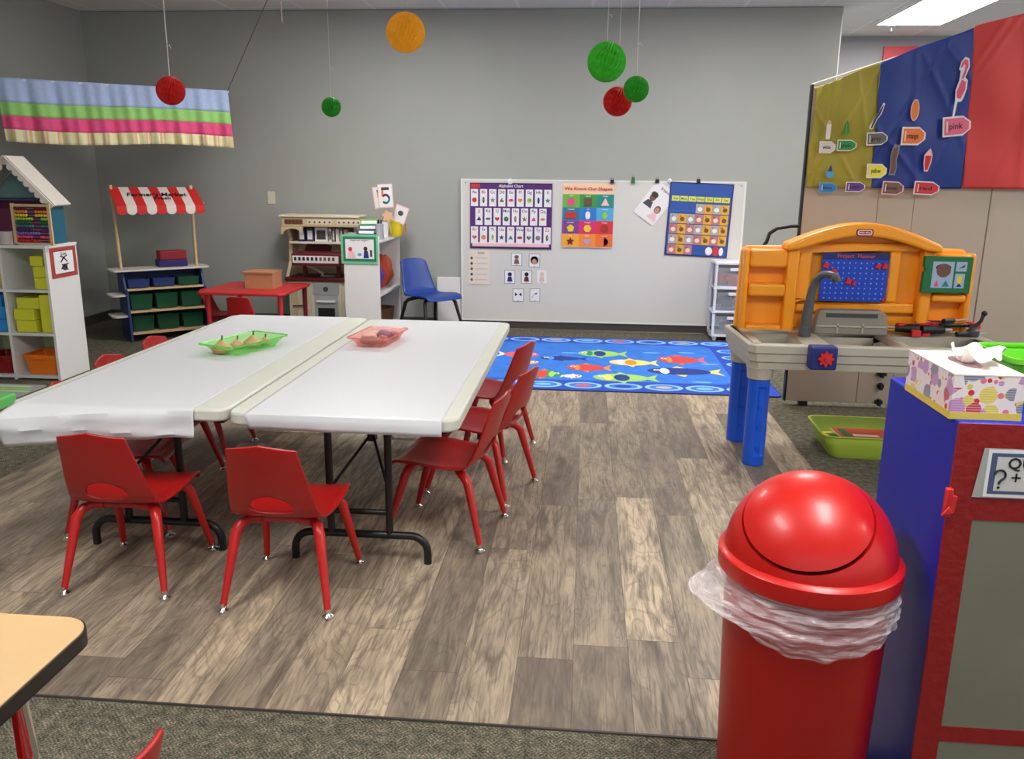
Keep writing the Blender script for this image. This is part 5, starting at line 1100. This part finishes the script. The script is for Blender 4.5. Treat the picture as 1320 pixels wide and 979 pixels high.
# ================================================================ play kitchen
kx0, kx1, ky0, ky1 = -2.60, -1.965, 7.08, 7.38
t = thing('play_kitchen', 'tan and maroon play kitchen against the back wall behind the red table', 'play kitchen', ((kx0+kx1)/2, 7.2, 0))
MB().box((kx0+.02, ky0, .0), (kx1, ky1, .44), LTAN).build('cabinet_base', t, bevel=.006)
MB().box((kx0, ky0-.03, .44), (kx1, ky1, .475), MAROON).build('counter', t, bevel=.008, label='maroon counter')
MB().box((kx0+.02, ky1-.03, .475), (kx1, ky1, .98), TAN).build('back_panel', t)
for x in (kx0+.0, kx1-.03): MB().prism([(0, .475), (.26, .475), (.16, .60), (.14, .80), (.22, .90), (.22, .98), (0, .98)], 0, .03, TAN, M=Matrix.Translation((x, ky1-.03, 0)) @ Matrix(((0, 0, 1, 0), (-1, 0, 0, 0), (0, 1, 0, 0), (0, 0, 0, 1)))).build('side_post', t)
hd_ = MB(); hd_.box((kx0-.02, ky0+.02, .905), (kx1+.02, ky1-.03, .985), TAN).box((kx0-.035, ky0+.005, .985), (kx1+.03, ky1-.03, 1.005), LTAN); hd_.build('cornice', t, bevel=.005)
dec = MB(frame((0, ky0+.018, 0))); 
for (a, b) in ((kx0+.01, kx0+.17), (kx0+.21, kx0+.43), (kx0+.47, kx0+.68)):
    dec.box((a, .925, 0), (b, .968, .003), BROWN if a < kx0+.1 else LTAN)
    for i in range(5): dec.flat(star(a+(b-a)*(i+.5)/5, .946, .014, 5), .0045, MAROON)
dec.build('painted_trim', t)
arc = MB(frame((0, ky0+.02, 0))); arc.prism([(kx0-.02+.0, .905), (kx0+.17, .905), (kx0+.17, .87)]+[(kx0+.075+.08*math.cos(a), .84+.05*math.sin(a)) for a in [PI*i/8 for i in range(9)]]+[(kx0-.02, .84)], 0, .015, TAN); arc.build('arch', t)
MB().box((kx0+.03, ky0+.06, .755), (kx1-.02, ky1-.03, .775), LTAN).build('upper_shelf', t, bevel=.003)
for i, (w_, mm) in enumerate(((.06, NAVY), (.06, C('book slate', (50, 76, 92))), (.11, DGREY), (.02, PWHITE), (.02, GREY), (.03, CREAM), (.025, GREY), (.035, TAN))):
    x = kx0+.10+[0, .075, .15, .275, .305, .335, .372, .405][i]; h = [.11, .115, .122, .11, .118, .112, .115, .105][i]
    b = MB().box((x, ky0+.09, .776), (x+w_, ky0+.17, .776+h), mm if i != 2 else PWHITE).box((x+w_*.15, ky0+.088, .776+h*.15), (x+w_*.85, ky0+.09, .776+h*.8), PWHITE if i not in (2, 3) else DGREY)
    tag(b.build('small_book'), '%s book, %s, on the play kitchen shelf' % (['navy', 'slate', 'white framed', 'thin white', 'thin grey', 'cream', 'light grey', 'tan'][i], ['first from the left', 'second from the left', 'the widest', 'just right of the widest', 'thin and second right of the widest', 'between two light grey ones', 'next to the tan one', 'last on the right'][i]), 'book', 'books on the play kitchen shelf')
tag(MB().box((-2.052, ky0+.07, .776), (-1.985, ky0+.19, .86), PWHITE).box((-2.035, ky0+.068, .80), (-2.0, ky0+.07, .83), BRED).build('white_box', bevel=.002), 'white box with red mark at the right of the play kitchen shelf', 'box')
MB().prism([(kx0+.09, .655), (kx0+.33, .655), (kx0+.34, .72), (kx0+.30, .745), (kx0+.12, .745)], 0, .02, MAROON, M=frame((0, ky1-.035, 0))).build('maroon_panel', t)
stv = MB(frame((0, ky0, 0))); sxx = kx0+.225
stv.box((sxx, .03, 0), (sxx+.27, .43, .012), LTAN).box((sxx+.02, .33, .012), (sxx+.25, .42, .02), SILV).box((sxx+.03, .05, .012), (sxx+.24, .32, .018), SILV).box((sxx+.06, .08, .018), (sxx+.21, .21, .022), BLACK).box((sxx+.05, .26, .018), (sxx+.22, .275, .034), PWHITE)
stv.prism(ell(sxx+.135, .375, .022, .022, 16), .02, .026, DGREY)
stv.build('oven', t, label='silver toy oven with black window')
cb = MB(frame((0, ky0, 0))); 
for i in range(2):
    x = kx0+.03+i*.098; cb.box((x, .04, 0), (x+.088, .42, .010), LTAN).box((x+.012, .06, .010), (x+.076, .20, .013), TAN).box((x+.012, .24, .010), (x+.076, .40, .013), TAN)
cb.build('cupboard_door', t)
MB(frame((0, ky0, 0))).tube([(kx0+.06, .225, .02), (kx0+.19, .225, .02)], .006, MAROON, 8).build('door_handle', t)
MB().tube([(kx0+.30, ky0+.10, .475), (kx0+.30, ky0+.10, .50), (kx0+.24, ky0+.06, .545), (kx0+.17, ky0+.03, .575)], .012, PWHITE, 10).lathe([(.05, .476), (.055, .48), (.02, .485)], PWHITE, 16, M=Matrix.Translation((kx0+.36, ky0+.08, 0)), sx=1.5).build('faucet', t)
# toy keyboard
p0, p1 = at(376, 325, y=6.98), at(440, 345, y=6.98)
t = thing('toy_keyboard', 'maroon toy keyboard with white and black keys on the play kitchen', 'toy keyboard', ((p0.x+p1.x)/2, 6.98, .58))
kz0, kz1 = .585, .690
MB().box((p0.x, 6.96, kz0), (p1.x, 7.20, kz1), MAROON).build('keyboard_body', t, bevel=.006)
fk = MB(frame((p0.x, 6.959, kz0))); w_ = p1.x-p0.x
fk.box((.012, .025, 0), (w_-.015, .085, .006), PWHITE).build('white_keys', t)
for i in range(10): MB(frame((p0.x, 6.959, kz0))).box((.028+i*(w_-.06)/10, .045, .006), (.028+i*(w_-.06)/10+.020, .075, .010), BLACK if i < 6 else BROWN).build('black_key', t)
MB().box((p0.x+.05, 7.10, .476), (p0.x+.08, 7.14, kz0), MAROON).box((p1.x-.08, 7.10, .476), (p1.x-.05, 7.14, kz0), MAROON).build('stand', t)
# ================================================================ white end shelf with green framed sign
ex0, ex1, ey0, ey1, ez = -1.935, -1.645, 6.60, 7.36, .83
t = thing('white_bookcase', 'white low bookcase seen end on beside the play kitchen', 'bookcase', ((ex0+ex1)/2, 7, 0))
MB().box((ex0, ey0, 0), (ex1, ey0+.018, ez+.035), WHITE).build('end_panel', t, bevel=.002); MB().box((ex0, ey1-.018, 0), (ex1, ey1, ez), WHITE).build('end_panel', t, bevel=.002)
MB().box((ex0, ey0+.018, ez-.018), (ex1, ey1-.018, ez), WHITE).build('top_board', t); MB().box((ex0, ey0+.018, .03), (ex0+.01, ey1-.018, ez-.018), WHITE).build('back_panel', t)
for z in (.40, .05): MB().box((ex0+.01, ey0+.018, z-.018), (ex1, ey1-.018, z), WHITE).build('shelf_board', t)
p0, p1 = at(439, 302, y=6.595), at(488, 341, y=6.595); Fs = frame((p0.x, 6.598, p1.z)); w_, h_ = p1.x-p0.x, p0.z-p1.z
t = thing('framed_sign', 'green framed picture sign on the end of the white bookcase', 'sign', (p0.x+w_/2, 6.59, p1.z))
MB(Fs).box((0, 0, 0), (w_, h_, .004), C('mint card', (120, 190, 150), .6)).box((.016, .02, .004), (w_-.016, h_-.018, .005), C('sea green card', (30, 120, 90), .6)).build('border', t)
m = MB(Fs).box((.036, .042, .005), (w_-.034, h_-.038, .0055), PWHITE).text('classroom helpers', w_/2, h_*.80, .02, MAROON, z=.0056)
m.flat(ell(w_*.25, h_*.5, .016, .018), .006, BRED).flat([(w_*.16, h_*.2), (w_*.4, h_*.2), (w_*.34, h_*.42), (w_*.2, h_*.44)], .006, LPINK).flat(ell(w_*.66, h_*.52, .016, .018), .006, HAIR).flat([(w_*.6, h_*.2), (w_*.75, h_*.2), (w_*.72, h_*.45), (w_*.62, h_*.45)], .006, NAVY).rect(w_*.78, h_*.25, w_*.84, h_*.48, .0056, DGREY).flat(ell(w_*.5, h_*.32, .018, .012), .006, SKY)
m.build('sign_sheet', t)
# things on top of the bookcase
bkc = [('purple', PURPLE), ('navy', NAVY), ('teal', TEAL), ('green', C('book green', (120, 190, 90)))]
for i, (n_, mm) in enumerate(bkc):
    z = ez+.001+i*.040; tag(MB(Matrix.Translation((-1.80+.004*i, 6.86, z)) @ Matrix.Rotation(.1*i-.1, 4, 'Z')).box((-.065, -.09, 0), (.065, .09, .036), mm).box((-.055, -.0915, .006), (.067, .088, .030), PWHITE).build('stacked_book'), '%s book in the stack on the white bookcase, %s' % (n_, ['lowest', 'second from below', 'third from below', 'topmost'][i]), 'book', 'books stacked on the bookcase')
def pot(x, y, r, h, m, name, label, z=None):
    z = ez+.001 if z is None else z; t = thing(name, label, 'container', (x, y, z))
    MB().lathe([(r*.8, 0), (r*.82, .003), (r, h), (r*1.05, h), (r*1.05, h+.004), (r*.94, h+.004), (r*.92, h-.01), (0, h-.015)], m, 24).build('vessel', t, world=False); return t
pot(-1.685, 6.80, .034, .12, SILV, 'metal_tin', 'silver grey tin beside the stacked books on the bookcase')
pot(-1.70, 7.02, .04, .125, PWHITE, 'white_cup', 'white cup of cards on the bookcase behind the silver tin')
t = thing('yellow_bucket', 'yellow bucket with orange side at the wall end of the bookcase', 'bucket', (-1.64, 7.20, ez+.001))
MB().lathe([(.05, 0), (.052, .004), (.066, .12), (.072, .12), (.072, .128), (.06, .128), (.058, .115), (0, .11)], mat('yellow bucket plastic', (230, 205, 30), .4), 28).build('vessel', t, world=False)
MB().tube([(.067, 0, .118), (.085, 0, .10), (.088, 0, .05), (.058, 0, .02)], .006, C('bucket orange', (225, 110, 40), .5), 8).build('handle', t, world=False)
def num(u0, v0, u1, v1, y, tilt, label, five=True, mm=None):
    p0, p1 = at(u0, v0, y=y), at(u1, v1, y=y); w, h = p1.x-p0.x, p0.z-p1.z; Fn = frame(((p0.x+p1.x)/2, y, (p0.z+p1.z)/2), tilt=tilt)
    m = MB(Fn).box((-w/2, -h/2, 0), (w/2, h/2, .002), LPINK).box((-w/2+.008, -h/2+.008, .002), (w/2-.008, h/2-.008, .003), PWHITE)
    if five:
        m.box((-w*.26, h*.24, .003), (w*.26, h*.36, .0045), DGREY).box((-w*.26, h*.02, .003), (-w*.12, h*.24, .0045), ORG)
        ar_ = [(w*.30*math.cos(a), -h*.13+h*.22*math.sin(a)) for a in [2.5-5.0*i/16 for i in range(17)]]; inn = [(w*.17*math.cos(a), -h*.13+h*.12*math.sin(a)) for a in [2.5-5.0*i/16 for i in range(16, -1, -1)]]
        for i in range(16): m.prism([ar_[i], ar_[i+1], inn[15-i], inn[16-i]], .003, .0045, [MAROON, PURPLE, TEAL, DGREEN][i//4])
    else: m.flat(ell(0, .01, w*.2, h*.15), .0035, mm or DGREY)
    tag(m.build('number_card'), label, 'card', 'cards standing on the bookcase'); return p0, p1
num(481, 240, 504, 269, 7.06, .12, 'number card mostly hidden behind the front number five card', True)
num(487, 237, 507, 268, 7.04, .06, 'white card with a big colourful number five standing over the bookcase', True)
num(507, 265, 525, 288, 7.15, -.35, 'white card with a small mark leaning in the yellow bucket', False)
# sticks carrying the cards
tag(MB().tube([(-1.70, 7.045, ez+.03), (-1.70, 7.055, 1.06)], .004, PINE, 8).build('card_stick'), 'wooden stick in the white cup carrying the number cards', 'stick')
tag(MB().tube([(-1.64, 7.18, ez+.115), (-1.625, 7.165, 1.02)], .004, PINE, 8).build('card_stick'), 'wooden stick in the yellow bucket carrying a small card', 'stick')
PCH = C('peach paper', (226, 180, 140), .7)
p = at(500, 279, y=7.0); tag(MB(frame((p.x, 7.0, p.z), tilt=.2)).prism(star(0, 0, .055, 6, .6), 0, .004, PCH).box((-.004, -.14, 0), (.004, -.03, .003), PINE).build('paper_flower'), 'peach coloured paper star on a stick below the number five card', 'paper star')
t = thing('marker_caddy', 'black marker caddy beside the stacked books on the bookcase', 'caddy', (-1.72, 6.93, ez+.001))
MB().box((-.03, -.03, 0), (.03, .03, .07), BLACK).build('cup', t, world=False, bevel=.003)
for i, (dx, dy) in enumerate(((-.012, .0), (.012, .005), (.0, -.012))): MB().tube([(dx, dy, .071), (dx*1.4, dy*1.4, .15)], .008, [BLACK, DGREY, BLACK][i], 8).build('marker', t, world=False)
# bags on the lower shelf
for i, (y, mm, r, lb) in enumerate(((6.72, C('bag teal', (30, 130, 110), .7), (.07, .055, .11), 'teal bag on the bookcase shelf nearest us'), (6.86, C('bag purple', (90, 60, 150), .7), (.075, .06, .12), 'purple bag on the bookcase shelf between teal and red bags'), (7.02, C('bag red', (190, 60, 40), .7), (.08, .07, .14), 'red bag on the bookcase shelf behind the purple one'), (7.19, C('bag orange', (215, 105, 60), .7), (.08, .07, .13), 'orange bag at the wall end of the bookcase shelf'))):
    m = MB().ball((0, 0, r[2]), r, mm, 20, 12)
    for k in range(len(m.v)): v = m.v[k]; m.v[k] = Vector((v.x*(1+.12*math.sin(v.z*50+i)), v.y*(1+.1*math.cos(v.x*60)), max(.0, v.z*(1+.06*math.sin(v.x*50+v.y*40)))))
    o = m.build('cloth_bag'); o.location = (-1.75, y, .401); tag(o, lb, 'bag', 'bags on the bookcase shelf')
t = thing('brown_basket', 'brown basket on the lowest shelf of the white bookcase', 'basket', (-1.77, 7.1, .051))
MB().lathe([(.08, 0), (.1, .004), (.12, .17), (.125, .175), (.115, .175), (.095, .02)], C('basket brown', (120, 84, 60), .8, noise=.1, nscale=80), 24).build('bowl', t, world=False)
# ================================================================ light
W = bpy.data.worlds.new('world'); SC.world = W; W.use_nodes = True
W.node_tree.nodes['Background'].inputs[0].default_value = (.86, .92, 1, 1); W.node_tree.nodes['Background'].inputs[1].default_value = .33
SC.view_settings.view_transform = 'Standard'; SC.view_settings.look = 'None'; SC.view_settings.gamma = 1; SC.view_settings.use_curve_mapping = False
SC.view_settings.exposure = 1.56
